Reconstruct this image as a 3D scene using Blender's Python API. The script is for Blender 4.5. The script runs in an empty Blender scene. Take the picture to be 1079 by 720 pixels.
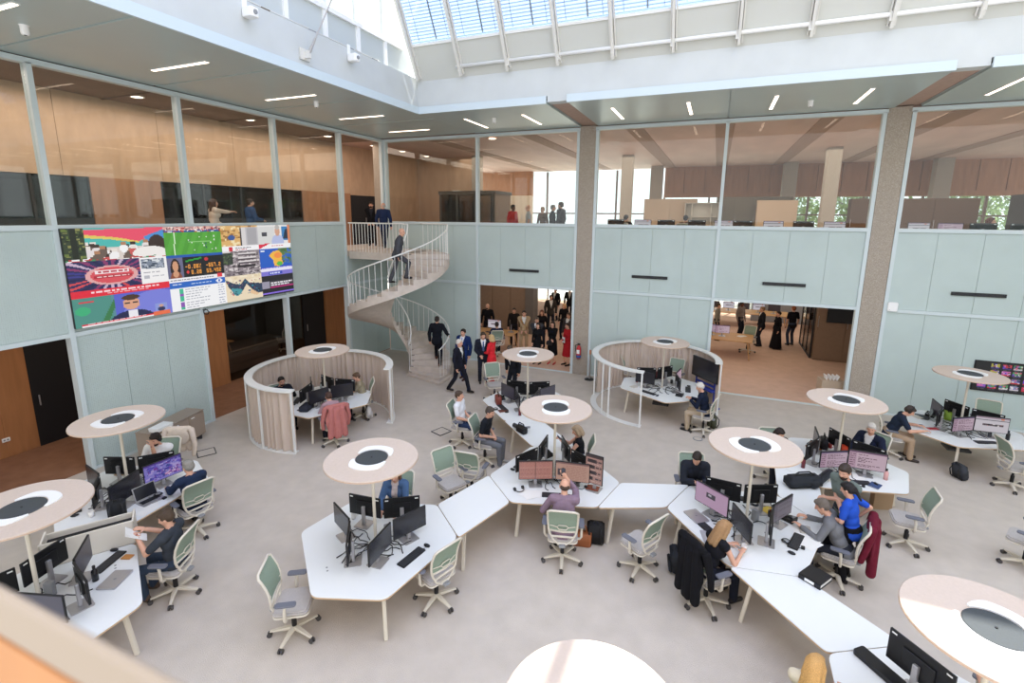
import bpy, bmesh, math, random
from mathutils import Vector, Matrix
random.seed(7)
PI = math.pi
SC = bpy.context.scene
COL = SC.collection
def R(d): return math.radians(d)

# ------------------------------------------------------------------ camera
CAM_H = 5.5
cd = bpy.data.cameras.new('camera'); cam = bpy.data.objects.new('camera', cd); COL.objects.link(cam)
_y, _p, _r = R(22.3185), R(10.745), R(.4689)
_f = Vector((-math.sin(_y)*math.cos(_p), math.cos(_y)*math.cos(_p), -math.sin(_p)))
_x = Vector((math.cos(_y), math.sin(_y), 0)); _u = _x.cross(_f)
_cx = math.cos(_r)*_x + math.sin(_r)*_u; _cu = -math.sin(_r)*_x + math.cos(_r)*_u
m = Matrix((_cx, _cu, -_f)).transposed().to_4x4(); m.translation = (0, 0, CAM_H)
cam.matrix_world = m
cd.sensor_width = 36; cd.lens = 516.06/1079*36; cd.shift_y = -34.9/1079
cd.clip_start = .02; cd.clip_end = 300
cd.dof.use_dof = True; cd.dof.focus_distance = 8.5; cd.dof.aperture_fstop = 2.6
SC.camera = cam

# ------------------------------------------------------------------ light
SC.view_settings.view_transform = 'Standard'; SC.view_settings.look = 'None'
SC.view_settings.exposure = 0.0; SC.view_settings.gamma = 1
SC.view_settings.use_curve_mapping = False
SC.cycles.max_bounces = 7; SC.cycles.diffuse_bounces = 4; SC.cycles.glossy_bounces = 3
SC.cycles.transparent_max_bounces = 12; SC.cycles.use_denoising = True
SC.cycles.sample_clamp_indirect = 6; SC.cycles.caustics_reflective = False; SC.cycles.caustics_refractive = False
W = bpy.data.worlds.new('sky'); SC.world = W; W.use_nodes = True
bg = W.node_tree.nodes['Background']; bg.inputs[0].default_value = (.94, .97, 1, 1); bg.inputs[1].default_value = 1.7
def area(name, loc, sx, sy, power, color=(1, 1, 1), rot=(0, 0, 0)):
    l = bpy.data.lights.new(name, 'AREA'); l.shape = 'RECTANGLE'; l.size = sx; l.size_y = sy; l.energy = power; l.color = color
    o = bpy.data.objects.new(name, l); o.location = loc; o.rotation_euler = rot; COL.objects.link(o); return o
area('skylight_daylight', (2, 3.2, 13.3), 19, 12, 1000, (1, .995, .975))
s = bpy.data.lights.new('sun', 'SUN'); s.energy = 10; s.angle = R(.6); s.color = (1, .97, .9)
so = bpy.data.objects.new('sun', s); COL.objects.link(so)
so.rotation_euler = Vector((-.10, -.345, -.93)).to_track_quat('-Z', 'Y').to_euler()
WARM = (1, .82, .69)
area('left_gallery_lamps', (-13.3, 9, 8.2), 1.2, 15, 270, WARM)
area('back_gallery_lamps', (0, 21.5, 8.2), 24, 7, 860, (1, .87, .77))
area('back_room_lamps', (-3, 20.5, 3.0), 14, 6, 170, (1, .84, .68))
area('back_room_window_lamps', (4, 27, 3.0), 18, 4, 200, (1, .9, .8))
area('loggia_lamps', (-13.3, 8, 2.93), 1.0, 11, 40, (1, .8, .62))
area('meeting_room_lamps', (-16.3, 11.6, 2.9), 1.5, 4, 30, (1, .8, .6))

# ------------------------------------------------------------------ materials
MATS = {}
def srgb(c):
    if isinstance(c, str):
        c = [int(c[i:i+2], 16)/255 for i in (0, 2, 4)]
    return tuple((v/12.92 if v <= .04045 else ((v+.055)/1.055)**2.4) for v in c)
def mat(name, col, rough=.6, metal=0, noise=0, scale=8, bump=0, bscale=60, spec=.4, stretch=(1, 1, 1), sheen=0, alpha=None):
    if name in MATS: return MATS[name]
    m = bpy.data.materials.new(name); m.use_nodes = True; nt = m.node_tree; b = nt.nodes['Principled BSDF']
    c = srgb(col); b.inputs['Base Color'].default_value = (*c, 1); b.inputs['Roughness'].default_value = rough
    b.inputs['Metallic'].default_value = metal; b.inputs['Specular IOR Level'].default_value = spec
    tc = nt.nodes.new('ShaderNodeTexCoord'); mp = nt.nodes.new('ShaderNodeMapping'); mp.inputs['Scale'].default_value = stretch
    nt.links.new(tc.outputs['Object'], mp.inputs[0])
    if noise:
        n = nt.nodes.new('ShaderNodeTexNoise'); n.inputs['Scale'].default_value = scale; n.inputs['Detail'].default_value = 5
        nt.links.new(mp.outputs[0], n.inputs['Vector'])
        r = nt.nodes.new('ShaderNodeMapRange'); r.inputs[1].default_value = .3; r.inputs[2].default_value = .7
        nt.links.new(n.outputs[0], r.inputs[0])
        x = nt.nodes.new('ShaderNodeMix'); x.data_type = 'RGBA'
        x.inputs[6].default_value = (*[v*(1-noise) for v in c], 1); x.inputs[7].default_value = (*[min(1, v*(1+noise)) for v in c], 1)
        nt.links.new(r.outputs[0], x.inputs[0]); nt.links.new(x.outputs[2], b.inputs['Base Color'])
    if bump:
        n2 = nt.nodes.new('ShaderNodeTexNoise'); n2.inputs['Scale'].default_value = bscale
        nt.links.new(mp.outputs[0], n2.inputs['Vector'])
        bp = nt.nodes.new('ShaderNodeBump'); bp.inputs['Strength'].default_value = bump; bp.inputs['Distance'].default_value = .01
        nt.links.new(n2.outputs[0], bp.inputs['Height']); nt.links.new(bp.outputs[0], b.inputs['Normal'])
    if alpha is not None: b.inputs['Alpha'].default_value = alpha
    MATS[name] = m; return m
def emit(name, col, k):
    if name in MATS: return MATS[name]
    m = mat(name, col); b = m.node_tree.nodes['Principled BSDF']
    b.inputs['Emission Color'].default_value = (*srgb(col), 1); b.inputs['Emission Strength'].default_value = k; return m
def glass(name, tint, refl=.12):
    if name in MATS: return MATS[name]
    m = bpy.data.materials.new(name); m.use_nodes = True; nt = m.node_tree; nt.nodes.clear()
    o = nt.nodes.new('ShaderNodeOutputMaterial'); t = nt.nodes.new('ShaderNodeBsdfTransparent'); g = nt.nodes.new('ShaderNodeBsdfGlossy')
    t.inputs[0].default_value = (*tint, 1); g.inputs['Roughness'].default_value = .02
    fr = nt.nodes.new('ShaderNodeFresnel'); ge = nt.nodes.new('ShaderNodeNewGeometry'); mr = nt.nodes.new('ShaderNodeMapRange'); mr.inputs[3].default_value = 1.45; mr.inputs[4].default_value = 1/1.45
    nt.links.new(ge.outputs['Backfacing'], mr.inputs[0]); nt.links.new(mr.outputs[0], fr.inputs[0]); mx = nt.nodes.new('ShaderNodeMixShader')
    nt.links.new(fr.outputs[0], mx.inputs[0]); nt.links.new(t.outputs[0], mx.inputs[1]); nt.links.new(g.outputs[0], mx.inputs[2])
    nt.links.new(mx.outputs[0], o.inputs[0]); MATS[name] = m; return m
def vcol(name, k):
    """flat picture shown by a lit screen"""
    if name in MATS: return MATS[name]
    m = bpy.data.materials.new(name); m.use_nodes = True; nt = m.node_tree; b = nt.nodes['Principled BSDF']
    a = nt.nodes.new('ShaderNodeVertexColor'); a.layer_name = 'Col'
    b.inputs['Base Color'].default_value = (.01, .01, .01, 1); b.inputs['Roughness'].default_value = .35
    nt.links.new(a.outputs[0], b.inputs['Emission Color']); b.inputs['Emission Strength'].default_value = k
    MATS[name] = m; return m
def perforated(name, col, scale=28):
    """sheet panel with rows of small holes"""
    m = mat(name, col, .55, noise=.03, scale=1.5); nt = m.node_tree; b = nt.nodes['Principled BSDF']
    src = b.inputs['Base Color'].links[0].from_socket
    tc = nt.nodes.new('ShaderNodeTexCoord'); v = nt.nodes.new('ShaderNodeTexVoronoi'); v.inputs['Scale'].default_value = scale; v.inputs['Randomness'].default_value = .12
    nt.links.new(tc.outputs['Object'], v.inputs['Vector'])
    r = nt.nodes.new('ShaderNodeMapRange'); r.inputs[1].default_value = .18; r.inputs[2].default_value = .30; r.inputs[3].default_value = .62; r.inputs[4].default_value = 1
    nt.links.new(v.outputs['Distance'], r.inputs[0])
    x = nt.nodes.new('ShaderNodeMix'); x.data_type = 'RGBA'; x.blend_type = 'MULTIPLY'; x.inputs[0].default_value = 1
    nt.links.new(src, x.inputs[6]); nt.links.new(r.outputs[0], x.inputs[7]); nt.links.new(x.outputs[2], b.inputs['Base Color']); return m
def speckled(name, col, dark, light, scale=45):
    m = mat(name, col, .85, bump=.25, bscale=40); nt = m.node_tree; b = nt.nodes['Principled BSDF']
    tc = nt.nodes.new('ShaderNodeTexCoord'); v = nt.nodes.new('ShaderNodeTexVoronoi'); v.inputs['Scale'].default_value = scale
    nt.links.new(tc.outputs['Object'], v.inputs['Vector'])
    cr = nt.nodes.new('ShaderNodeValToRGB'); e = cr.color_ramp.elements
    e[0].color = (*srgb(dark), 1); e[1].color = (*srgb(light), 1)
    k = e.new(.5); k.color = (*srgb(col), 1)
    nt.links.new(v.outputs['Color'], cr.inputs[0]); nt.links.new(cr.outputs[0], b.inputs['Base Color']); return m
PANEL = perforated('pale_blue_perforated_panel', 'bccac6')
FRAME = mat('pale_blue_frame_paint', 'cdd8d9', .45)
LIP = mat('pale_blue_lip', 'cbd8de', .5)
SOFFIT = mat('grey_soffit_panel', 'adbcba', .32, noise=.03, scale=.8, spec=.6)
WHITEC = mat('white_painted_concrete', 'c8cccb', .85, noise=.03, scale=2, bump=.05)
CARPET = mat('grey_carpet', 'c7bdb2', .95, noise=.055, scale=3.2, bump=.5, bscale=90, spec=.1)
BROWNC = mat('brown_carpet', '8f6a52', .95, noise=.10, scale=4, spec=.1)
SALMON = mat('salmon_carpet', 'cfae98', .9, noise=.06, scale=3, spec=.1)
COLUMN = speckled('exposed_aggregate_concrete', 'a89d8f', '958a7d', 'bcb1a4', 70)
CONC = mat('stair_concrete', 'cbbfb4', .8, noise=.08, scale=5, bump=.1)
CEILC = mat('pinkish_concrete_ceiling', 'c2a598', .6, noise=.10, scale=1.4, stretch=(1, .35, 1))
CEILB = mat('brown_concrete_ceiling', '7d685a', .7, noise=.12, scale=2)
PLY = mat('pale_plywood', 'c2a184', .55, noise=.08, scale=5, stretch=(1, 1, .35))
OAK = mat('oak_veneer', 'a9744a', .5, noise=.10, scale=9, stretch=(1, 1, .12))
WALNUT = mat('red_brown_wood_panel', 'a67858', .55, noise=.14, scale=7, stretch=(1, 1, .15))
BLACKW = mat('black_panel', '17161a', .6)
BEIGEW = mat('beige_partition', 'b9a48e', .7, noise=.03)
DARKROOM = mat('dark_room_wall', '463a33', .8, noise=.06)
WHITEM = mat('white_metal', 'e4e4e0', .4)
CREAM = mat('cream_plastic', 'd8d0c1', .45)
CREAMM = mat('cream_metal', 'd8cfbe', .4)
BLACKP = mat('black_plastic', '17171a', .42)
DARKG = mat('dark_grey_plastic', '3b3c40', .5)
SILVER = mat('silver_metal', 'b4b1b2', .32, metal=.6)
GREYP = mat('grey_plastic', '8f9092', .5)
MESHG = mat('green_mesh_fabric', '8a9b8a', .85, noise=.06, scale=90)
SEATF = mat('light_grey_seat_fabric', 'b7b1ad', .95, noise=.05, scale=40)
ARMP = mat('slate_arm_pad', '6c6e78', .6)
RUBBER = mat('grey_caster', '4a4746', .6)
DESK = mat('white_laminate', 'e6e8e7', .35, spec=.5)
EDGE = mat('birch_edge', 'c8a987', .6)
DISC = mat('pinkish_beige_felt', 'd0bfb1', .9, noise=.03, scale=30, spec=.1)
DISCE = mat('pale_wood_rim', 'c9ad95', .7)
DARKD = mat('dark_slate_disc', '42474a', .7, noise=.06, scale=60)
WHITE = mat('white_paint', 'f2f2f0', .5)
CURT = mat('beige_curtain', 'cdbcae', .95, noise=.04, scale=3, stretch=(1, 1, .1), spec=.1)
GLASS = glass('clear_glass', (.93, .96, .95))
DGLASS = glass('tinted_glass', (.66, .63, .60))
GREENL = mat('leaf_green', '93a86c', .8, noise=.3, scale=3)
BARK = mat('bark', '5b4a3a', .9)
LAMPW = emit('lamp_diffuser', 'ffe6cf', 5.0)
PAPER = mat('white_paper', 'eceae6', .8)
# ------------------------------------------------------------------ mesh helpers
class MB:
    def __init__(s): s.v = []; s.f = []; s.m = []
    def add(s, vs, fs, mi=0):
        o = len(s.v); s.v += [tuple(v) for v in vs]; s.f += [tuple(i+o for i in f) for f in fs]; s.m += [mi]*len(fs); return s
    def box(s, c, d, M=None, mi=0):
        x, y, z = d[0]/2, d[1]/2, d[2]/2; c = Vector(c)
        vs = [Vector((sx*x, sy*y, sz*z)) for sz in (-1, 1) for sy in (-1, 1) for sx in (-1, 1)]
        vs = [(M @ (v + c)) if M is not None and len(M) == 4 else ((M @ v if M is not None else v) + c) for v in vs]
        return s.add(vs, [(0, 2, 3, 1), (4, 5, 7, 6), (0, 1, 5, 4), (2, 6, 7, 3), (0, 4, 6, 2), (1, 3, 7, 5)], mi)
    def bb(s, x0, x1, y0, y1, z0, z1, mi=0): return s.box(((x0+x1)/2, (y0+y1)/2, (z0+z1)/2), (x1-x0, y1-y0, z1-z0), None, mi)
    def cyl(s, p0, p1, r0, r1=None, n=12, mi=0, caps=True):
        r1 = r0 if r1 is None else r1; p0 = Vector(p0); p1 = Vector(p1); q = (p1-p0).to_track_quat('Z', 'Y')
        a = q @ Vector((1, 0, 0)); b = q @ Vector((0, 1, 0)); vs = []
        for p, r in ((p0, r0), (p1, r1)):
            for i in range(n): t = 2*PI*i/n; vs.append(p + a*math.cos(t)*r + b*math.sin(t)*r)
        fs = [(i, (i+1) % n, n+(i+1) % n, n+i) for i in range(n)]
        if caps: fs += [tuple(range(n-1, -1, -1)), tuple(range(n, 2*n))]
        return s.add(vs, fs, mi)
    def tube(s, pts, r, n=8, closed=False, mi=0):
        pts = [Vector(p) for p in pts]; k = len(pts); vs = []; up = None
        for i, p in enumerate(pts):
            a = pts[(i-1) % k] if (closed or i > 0) else p; b = pts[(i+1) % k] if (closed or i < k-1) else p
            t = (b-a).normalized()
            if up is None: up = t.orthogonal().normalized()
            up = (up - t*up.dot(t)).normalized(); w = t.cross(up)
            rr = r[i] if isinstance(r, (list, tuple)) else r
            for j in range(n): an = 2*PI*j/n; vs.append(p + up*math.cos(an)*rr + w*math.sin(an)*rr)
        fs = []
        for i in range(k if closed else k-1):
            o, q = i*n, ((i+1) % k)*n
            for j in range(n): fs.append((o+j, o+(j+1) % n, q+(j+1) % n, q+j))
        if not closed: fs += [tuple(range(n-1, -1, -1)), tuple(range((k-1)*n, k*n))]
        return s.add(vs, fs, mi)
    def prism(s, poly, z0, z1, mi=0):
        n = len(poly); vs = [(p[0], p[1], z0) for p in poly] + [(p[0], p[1], z1) for p in poly]
        return s.add(vs, [tuple(range(n-1, -1, -1)), tuple(range(n, 2*n))] + [(i, (i+1) % n, n+(i+1) % n, n+i) for i in range(n)], mi)
    def lathe(s, prof, c=(0, 0, 0), n=24, a0=0, a1=360, mi=0):
        full = abs(a1-a0-360) < 1e-6; k = n if full else n+1; vs = []
        for i in range(k):
            a = R(a0 + (a1-a0)*i/n)
            for r, z in prof: vs.append((c[0]+r*math.cos(a), c[1]+r*math.sin(a), c[2]+z))
        L = len(prof); fs = []
        for i in range(n):
            o, q = i*L, ((i+1) % k)*L
            for j in range(L-1): fs.append((o+j, q+j, q+j+1, o+j+1))
        return s.add(vs, fs, mi)
    def ell(s, M, r, n=12, mi=0):
        m = max(6, n*2//3); vs = [M @ Vector((0, 0, -r[2]))]
        for i in range(1, m):
            t = -PI/2 + PI*i/m
            for j in range(n): a = 2*PI*j/n; vs.append(M @ Vector((r[0]*math.cos(t)*math.cos(a), r[1]*math.cos(t)*math.sin(a), r[2]*math.sin(t))))
        vs.append(M @ Vector((0, 0, r[2]))); e = len(vs)-1
        fs = [(0, 1+(j+1) % n, 1+j) for j in range(n)]
        for i in range(m-2):
            o = 1+i*n; fs += [(o+j, o+(j+1) % n, o+n+(j+1) % n, o+n+j) for j in range(n)]
        o = 1+(m-2)*n; fs += [(o+j, o+(j+1) % n, e) for j in range(n)]
        return s.add(vs, fs, mi)
    def sph(s, c, r, n=10, mi=0):
        return s.ell(Matrix.Translation(c), (r, r, r) if not hasattr(r, '__len__') else r, n, mi)
    def cap(s, p0, p1, r0, r1, n=10, mi=0):
        p0 = Vector(p0); p1 = Vector(p1); d = p1-p0
        if d.length < 1e-5: return s.sph(p0, max(r0, r1), n, mi)
        q = d.to_track_quat('Z', 'Y'); a = q @ Vector((1, 0, 0)); b = q @ Vector((0, 1, 0)); w = d.normalized(); rings = []
        for t in (-60, -30, 0): rings.append((p0 + w*r0*math.sin(R(t)), r0*math.cos(R(t))))
        for t in (0, 30, 60): rings.append((p1 + w*r1*math.sin(R(t)), r1*math.cos(R(t))))
        vs = [p0 - w*r0]
        for p, r in rings:
            for j in range(n): t = 2*PI*j/n; vs.append(p + a*math.cos(t)*r + b*math.sin(t)*r)
        vs.append(p1 + w*r1); e = len(vs)-1; fs = [(0, 1+(j+1) % n, 1+j) for j in range(n)]
        for i in range(len(rings)-1):
            o = 1+i*n; fs += [(o+j, o+(j+1) % n, o+n+(j+1) % n, o+n+j) for j in range(n)]
        o = 1+(len(rings)-1)*n; fs += [(o+j, o+(j+1) % n, e) for j in range(n)]
        return s.add(vs, fs, mi)
    def mesh(s, name, mats, bevel=0, smooth=False, seg=1):
        me = bpy.data.meshes.new(name); me.from_pydata(s.v, [], s.f)
        for mm in (mats if isinstance(mats, (list, tuple)) else [mats]): me.materials.append(mm)
        if any(s.m): me.polygons.foreach_set('material_index', s.m)
        if bevel:
            b = bmesh.new(); b.from_mesh(me)
            bmesh.ops.bevel(b, geom=[e for e in b.edges if len(e.link_faces) == 2 and e.calc_face_angle(0) > .5], offset=bevel, segments=seg, affect='EDGES', clamp_overlap=True)
            b.to_mesh(me); b.free()
        if smooth: me.polygons.foreach_set('use_smooth', [True]*len(me.polygons))
        me.update(); return me
def put(name, me, parent=None, loc=(0, 0, 0), rotz=0):
    o = bpy.data.objects.new(name, me); COL.objects.link(o); o.location = loc; o.rotation_euler = (0, 0, rotz)
    if parent: o.parent = parent
    return o
def part(name, mb, mats, parent, bevel=0, smooth=False, seg=1, label=None):
    o = put(name, mb.mesh(name, mats, bevel, smooth, seg), parent)
    if label: o['label'] = label
    return o
def tag(o, label, cat, group=None):
    o['label'] = label; o['category'] = cat
    if group: o['group'] = group
    return o
def thing(name, label, cat, loc=(0, 0, 0), heading=90, group=None):
    o = bpy.data.objects.new(name, None); COL.objects.link(o); o.location = loc; o.rotation_euler = (0, 0, R(heading-90)); o.empty_display_size = .1
    return tag(o, label, cat, group)
def solo(name, mb, mats, label, cat, loc=(0, 0, 0), heading=90, group=None, bevel=0, smooth=False, seg=1):
    o = put(name, mb.mesh(name, mats, bevel, smooth, seg), None, loc, R(heading-90)); return tag(o, label, cat, group)
def struct(name, mb, mats, bevel=0, smooth=False):
    o = put(name, mb.mesh(name, mats, bevel, smooth)); o['kind'] = 'structure'; return o
def copy_tree(o, parent=None):
    c = o.copy(); COL.objects.link(c)
    if parent: c.parent = parent
    for ch in list(o.children): copy_tree(ch, c)
    return c
def dup(root, label, loc, heading=90, group=None):
    c = copy_tree(root); c.location = loc; c.rotation_euler = (0, 0, R(heading-90)); c['label'] = label
    if group: c['group'] = group
    return c
class Proto:
    """first use moves the built thing itself, later uses copy it"""
    def __init__(s, build): s.build = build; s.root = None
    def __call__(s, label, loc, heading=90, group=None):
        if s.root is None:
            s.root = s.build(); o = s.root; o.location = loc; o.rotation_euler = (0, 0, R(heading-90)); o['label'] = label
            if group: o['group'] = group
            return o
        return dup(s.root, label, loc, heading, group)
def fwd(h): return Vector((math.cos(R(h)), math.sin(R(h)), 0))
def arc(cx, cy, r, a0, a1, n): return [(cx+r*math.cos(R(a0+(a1-a0)*i/n)), cy+r*math.sin(R(a0+(a1-a0)*i/n))) for i in range(n+1)]
def rounded(poly, r, n=4):
    out = []; k = len(poly)
    for i in range(k):
        a, b, c = Vector(poly[i-1]), Vector(poly[i]), Vector(poly[(i+1) % k])
        p = b + (a-b).normalized()*r; q = b + (c-b).normalized()*r
        for j in range(n+1):
            t = j/n; out.append(tuple(p*(1-t)**2 + b*2*t*(1-t) + q*t*t))
    return out
# lit pictures: a small raster that becomes a flat grid of coloured cells
class Pic:
    def __init__(s, w, h, c): s.w = w; s.h = h; s.p = [[srgb(c)]*w for _ in range(h)]
    def rect(s, x0, y0, x1, y1, c):
        c = srgb(c)
        for y in range(max(0, int(y0)), min(s.h, int(y1))):
            for x in range(max(0, int(x0)), min(s.w, int(x1))): s.p[y][x] = c
    def ell(s, cx, cy, rx, ry, c):
        c = srgb(c)
        for y in range(s.h):
            for x in range(s.w):
                if ((x+.5-cx)/rx)**2+((y+.5-cy)/ry)**2 <= 1: s.p[y][x] = c
    def poly(s, pts, c):
        c = srgb(c)
        for y in range(s.h):
            for x in range(s.w):
                ins = False; j = len(pts)-1
                for i in range(len(pts)):
                    xi, yi = pts[i]; xj, yj = pts[j]
                    if (yi > y+.5) != (yj > y+.5) and x+.5 < (xj-xi)*(y+.5-yi)/(yj-yi)+xi: ins = not ins
                    j = i
                if ins: s.p[y][x] = c
    def speck(s, x0, y0, x1, y1, cols, n, w=2, h=2):
        for _ in range(n):
            x = random.randint(int(x0), int(x1)-1); y = random.randint(int(y0), int(y1)-1); s.rect(x, y, min(x1, x+random.randint(1, w)), min(y1, y+random.randint(1, h)), random.choice(cols))
    def dash(s, x0, y, x1, c, h=1):
        x = x0
        while x < x1:
            l = random.randint(2, 5); s.rect(x, y, min(x1, x+l), y+h, c); x += l+1
    F = {'0': 'eaaae', '1': '26222', '2': 'e2e8e', '3': 'e2e2e', '4': 'aae22', '5': 'e8e2e', '6': 'e8eae', '7': 'e2222', '8': 'eaeae', '9': 'eae2e', '-': '00e00', '.': '00004', '%': 'a248a', ',': '00048', '+': '04e40'}
    def text(s, x, y, t, c):
        c = srgb(c)
        for ch in t:
            g = s.F.get(ch)
            if g:
                for j, hx in enumerate(g):
                    b = int(hx, 16)
                    for i in range(3):
                        if b >> (3-i) & 1 and 0 <= y+j < s.h and 0 <= x+i < s.w: s.p[y+j][x+i] = c
            x += 4
    def mesh(s, name, w, h, mm):
        """grid in the local XZ plane, facing +Y, seen with +X running to the viewer's left"""
        vs = [((.5-i/s.w)*w, 0, (1-j/s.h)*h) for j in range(s.h+1) for i in range(s.w+1)]
        fs = []; cs = []; k = s.w+1
        for j in range(s.h):
            for i in range(s.w): a = j*k+i; fs.append((a, a+1, a+k+1, a+k)); cs.append(s.p[j][i])
        me = bpy.data.meshes.new(name); me.from_pydata(vs, [], fs)
        at = me.color_attributes.new('Col', 'FLOAT_COLOR', 'CORNER'); d = []
        for c in cs: d += [c[0], c[1], c[2], 1]*4
        at.data.foreach_set('color', d); me.materials.append(mm); me.update(); return me
# ------------------------------------------------------------------ the building
YB, XL = 16.26, -12.1          # face of the back wall, face of the left wall
ZP, ZT = 5.24, 8.33            # top of the parapet band, underside of the soffit
TRIM = [0]; WIN = [0]; DOOR = [0]
def trim(mb, mt, **k): TRIM[0] += 1; return struct('trim_%d' % TRIM[0], mb, mt, **k)
def onb(u0, u1, d0, d1, z0, z1, mb, mi=0): mb.bb(u0, u1, YB+d0, YB+d1, z0, z1, mi)      # back wall box
def onl(u0, u1, d0, d1, z0, z1, mb, mi=0): mb.bb(XL-d1, XL-d0, u0, u1, z0, z1, mi)      # left wall box
def panels(put_, u0, u1, z0, z1, n, mb, horizontal=None):
    w = (u1-u0)/n
    for i in range(n): put_(u0+i*w+.004, u0+(i+1)*w-.004, .012, .1, z0+.004, z1-.004, mb)
    put_(u0, u1, .03, .12, z0, z1, mb)
# floors
mb = MB(); mb.bb(XL-.1, 12.4, -3, YB+.1, -.2, 0); struct('floor', mb, CARPET)
mb = MB(); mb.bb(-14.6, XL-.1, -3, YB+.1, -.2, .0); struct('floor_loggia', mb, BROWNC)
mb = MB(); mb.bb(-14.6, 12.4, YB+.1, 31, -.2, 0); struct('floor_back_room', mb, SALMON)
mb = MB(); mb.bb(-60, 60, 31, 90, -.3, -.1); mb.bb(-60, -18, -30, 31, -.3, -.1); struct('ground', mb, mat('pale_paving', 'd8d4cc', .9, noise=.05))
mb = MB(); mb.bb(-14.6, 17, YB+.12, 31, 3.12, 4.2); mb.bb(-14.6, XL-.12, -3, YB+.12, 3.0, 4.2); struct('floor_gallery', mb, [CONC])
# back wall: lower panels, band above, frames
BAYS = [(-12.1, -8.07), (-8.07, -4.33), (-3.80, .07), (.07, 3.90), (4.44, 8.3), (8.3, 12.4)]
SOLID = {0, 2, 4, 5}
mb = MB()
for i, (a, b) in enumerate(BAYS):
    panels(onb, a, b, 3.05, ZP-.1, 4, mb)
    if i in SOLID: panels(onb, a, b, .06, 2.96, 4, mb)
struct('wall_back', mb, PANEL)
mb = MB()
for i, (a, b) in enumerate(BAYS): onb(a, b, -.02, .16, 2.96, 3.05, mb); onb(a, b, -.035, .18, ZP-.1, ZP, mb)
trim(mb, FRAME)
for u, z0 in ((-8.07, 0), (.07, 0), (8.3, 0), (-4.375, 0), (-3.755, 0), (3.855, 0), (4.485, 0)):
    mb = MB(); onb(u-.045, u+.045, -.03, .14, z0, ZT-.1, mb); trim(mb, FRAME)
mb = MB(); onb(-12.14, -11.98, -.02, .16, ZP, ZT-.1, mb); onl(YB-.12, YB-.0, -.02, .1, ZP, ZT-.1, mb); trim(mb, FRAME)
mb = MB()
for a, b in BAYS:
    onb(a-(.09 if a in (-3.80, 4.44) else 0), b+(.09 if b in (-4.33, 3.90) else 0), -.03, .14, ZT-.12, ZT-.02, mb)
trim(mb, FRAME)
for a, b in BAYS:
    WIN[0] += 1; mb = MB(); onb(a+.05, b-.05, .05, .062, ZP, ZT-.12, mb); struct('window_%d' % WIN[0], mb, GLASS)
# baseboards
mb = MB()
for i in SOLID: onb(BAYS[i][0], BAYS[i][1], -.015, .1, 0, .06, mb)
for a, b in ((-8.07, -4.33), (.07, 3.9)): onb(a, b, -.03, .1, -.01, .012, mb)
struct('baseboard_back', mb, FRAME)
# concrete columns
for x, y in ((-4.065, 16.5), (4.17, 16.5), (12.4, 16.5)):
    mb = MB(); mb.bb(x-.265, x+.265, y-.27, y+.27, 0, 8.36); o = struct('column', mb, COLUMN, bevel=.015)
for x in (-12.3, -4.06, 4.17, 12.3):
    mb = MB(); mb.bb(x-.25, x+.25, 23.8, 24.3, 4.2, 8.3); mb.bb(x-.25, x+.25, 23.8, 24.3, 0, 3.12); struct('column', mb, COLUMN, bevel=.015)
for x, y in ((-12.6, 16.75), (-10.9, 22)):
    mb = MB(); mb.bb(x-.2, x+.2, y-.2, y+.2, 4.2, 8.3); struct('column', mb, COLUMN)
for x in (-3.35, 3.3, 9.6):
    mb = MB(); mb.bb(x-.32, x+.32, 29.4, 30, 4.2, 8.3); struct('column', mb, COLUMN)
# left wall
LB = [(.12, 2.87), (2.87, 5.62), (5.62, 8.4), (8.4, 11.17), (11.17, 13.9), (13.9, YB)]
mb = MB()
for i, (a, b) in enumerate(LB):
    if i < 5: panels(onl, a, b, 3.05, ZP-.1, 2, mb)
    if i in (0, 2, 5): panels(onl, a, b, .06, 2.96 if i < 5 else 4.0, 3, mb)
struct('wall_left', mb, PANEL)
mb = MB(); onl(.12, 13.9, -.035, .18, ZP-.1, ZP, mb); onl(.12, YB, -.02, .16, 2.96, 3.05, mb); trim(mb, FRAME)
for u in (.12, 2.87, 5.62, 8.4, 11.17, 13.9):
    mb = MB(); onl(u-.045, u+.045, -.03, .16, 0, ZT-.1, mb); trim(mb, FRAME)
mb = MB(); onl(.1, YB, -.03, .14, ZT-.12, ZT-.02, mb); trim(mb, FRAME)
for a, b in LB[:5]:
    WIN[0] += 1; mb = MB(); onl(a+.05, b-.05, .05, .062, ZP, ZT-.12, mb); struct('window_%d' % WIN[0], mb, GLASS)
mb = MB(); onl(5.62, 8.4, -.015, .1, 0, .06, mb); struct('baseboard_left', mb, FRAME)
# loggia behind the left openings: oak wall, black doors, glazed meeting room
mb = MB(); mb.bb(-14.7, -14.5, -3, 5.78, 0, 3.0); mb.bb(-14.7, -14.5, 7.4, 9.9, 0, 3.0); mb.bb(-14.7, -14.5, 9.9, 16.3, 2.62, 3.0)
mb.bb(-14.72, -14.42, 10.05, 10.75, 0, 2.62); mb.bb(-14.72, -14.42, 15.2, 16.3, 0, 2.62)
for y in (-1.2, .2, 1.6, 3.0, 4.1, 5.2): mb.bb(-14.515, -14.485, y, y+1.02 if y < 4 else y+.55, .05, 2.95)
struct('wall_loggia', mb, OAK)
mb = MB(); mb.bb(-14.6, XL-.12, -3, YB, 2.97, 3.0); struct('ceiling_loggia', mb, OAK)
for a, b in ((5.78, 7.4), (14.1, 15.2)):
    DOOR[0] += 1; mb = MB(); mb.bb(-14.56, -14.5, a, b, 0, 2.7)
    d = struct('door_%d' % DOOR[0], mb, BLACKW)
    h = MB(); h.cyl((-14.46, a+.12, 1.0), (-14.46, a+.12, 1.25), .015); part('door_handle', h, SILVER, d)
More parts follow.
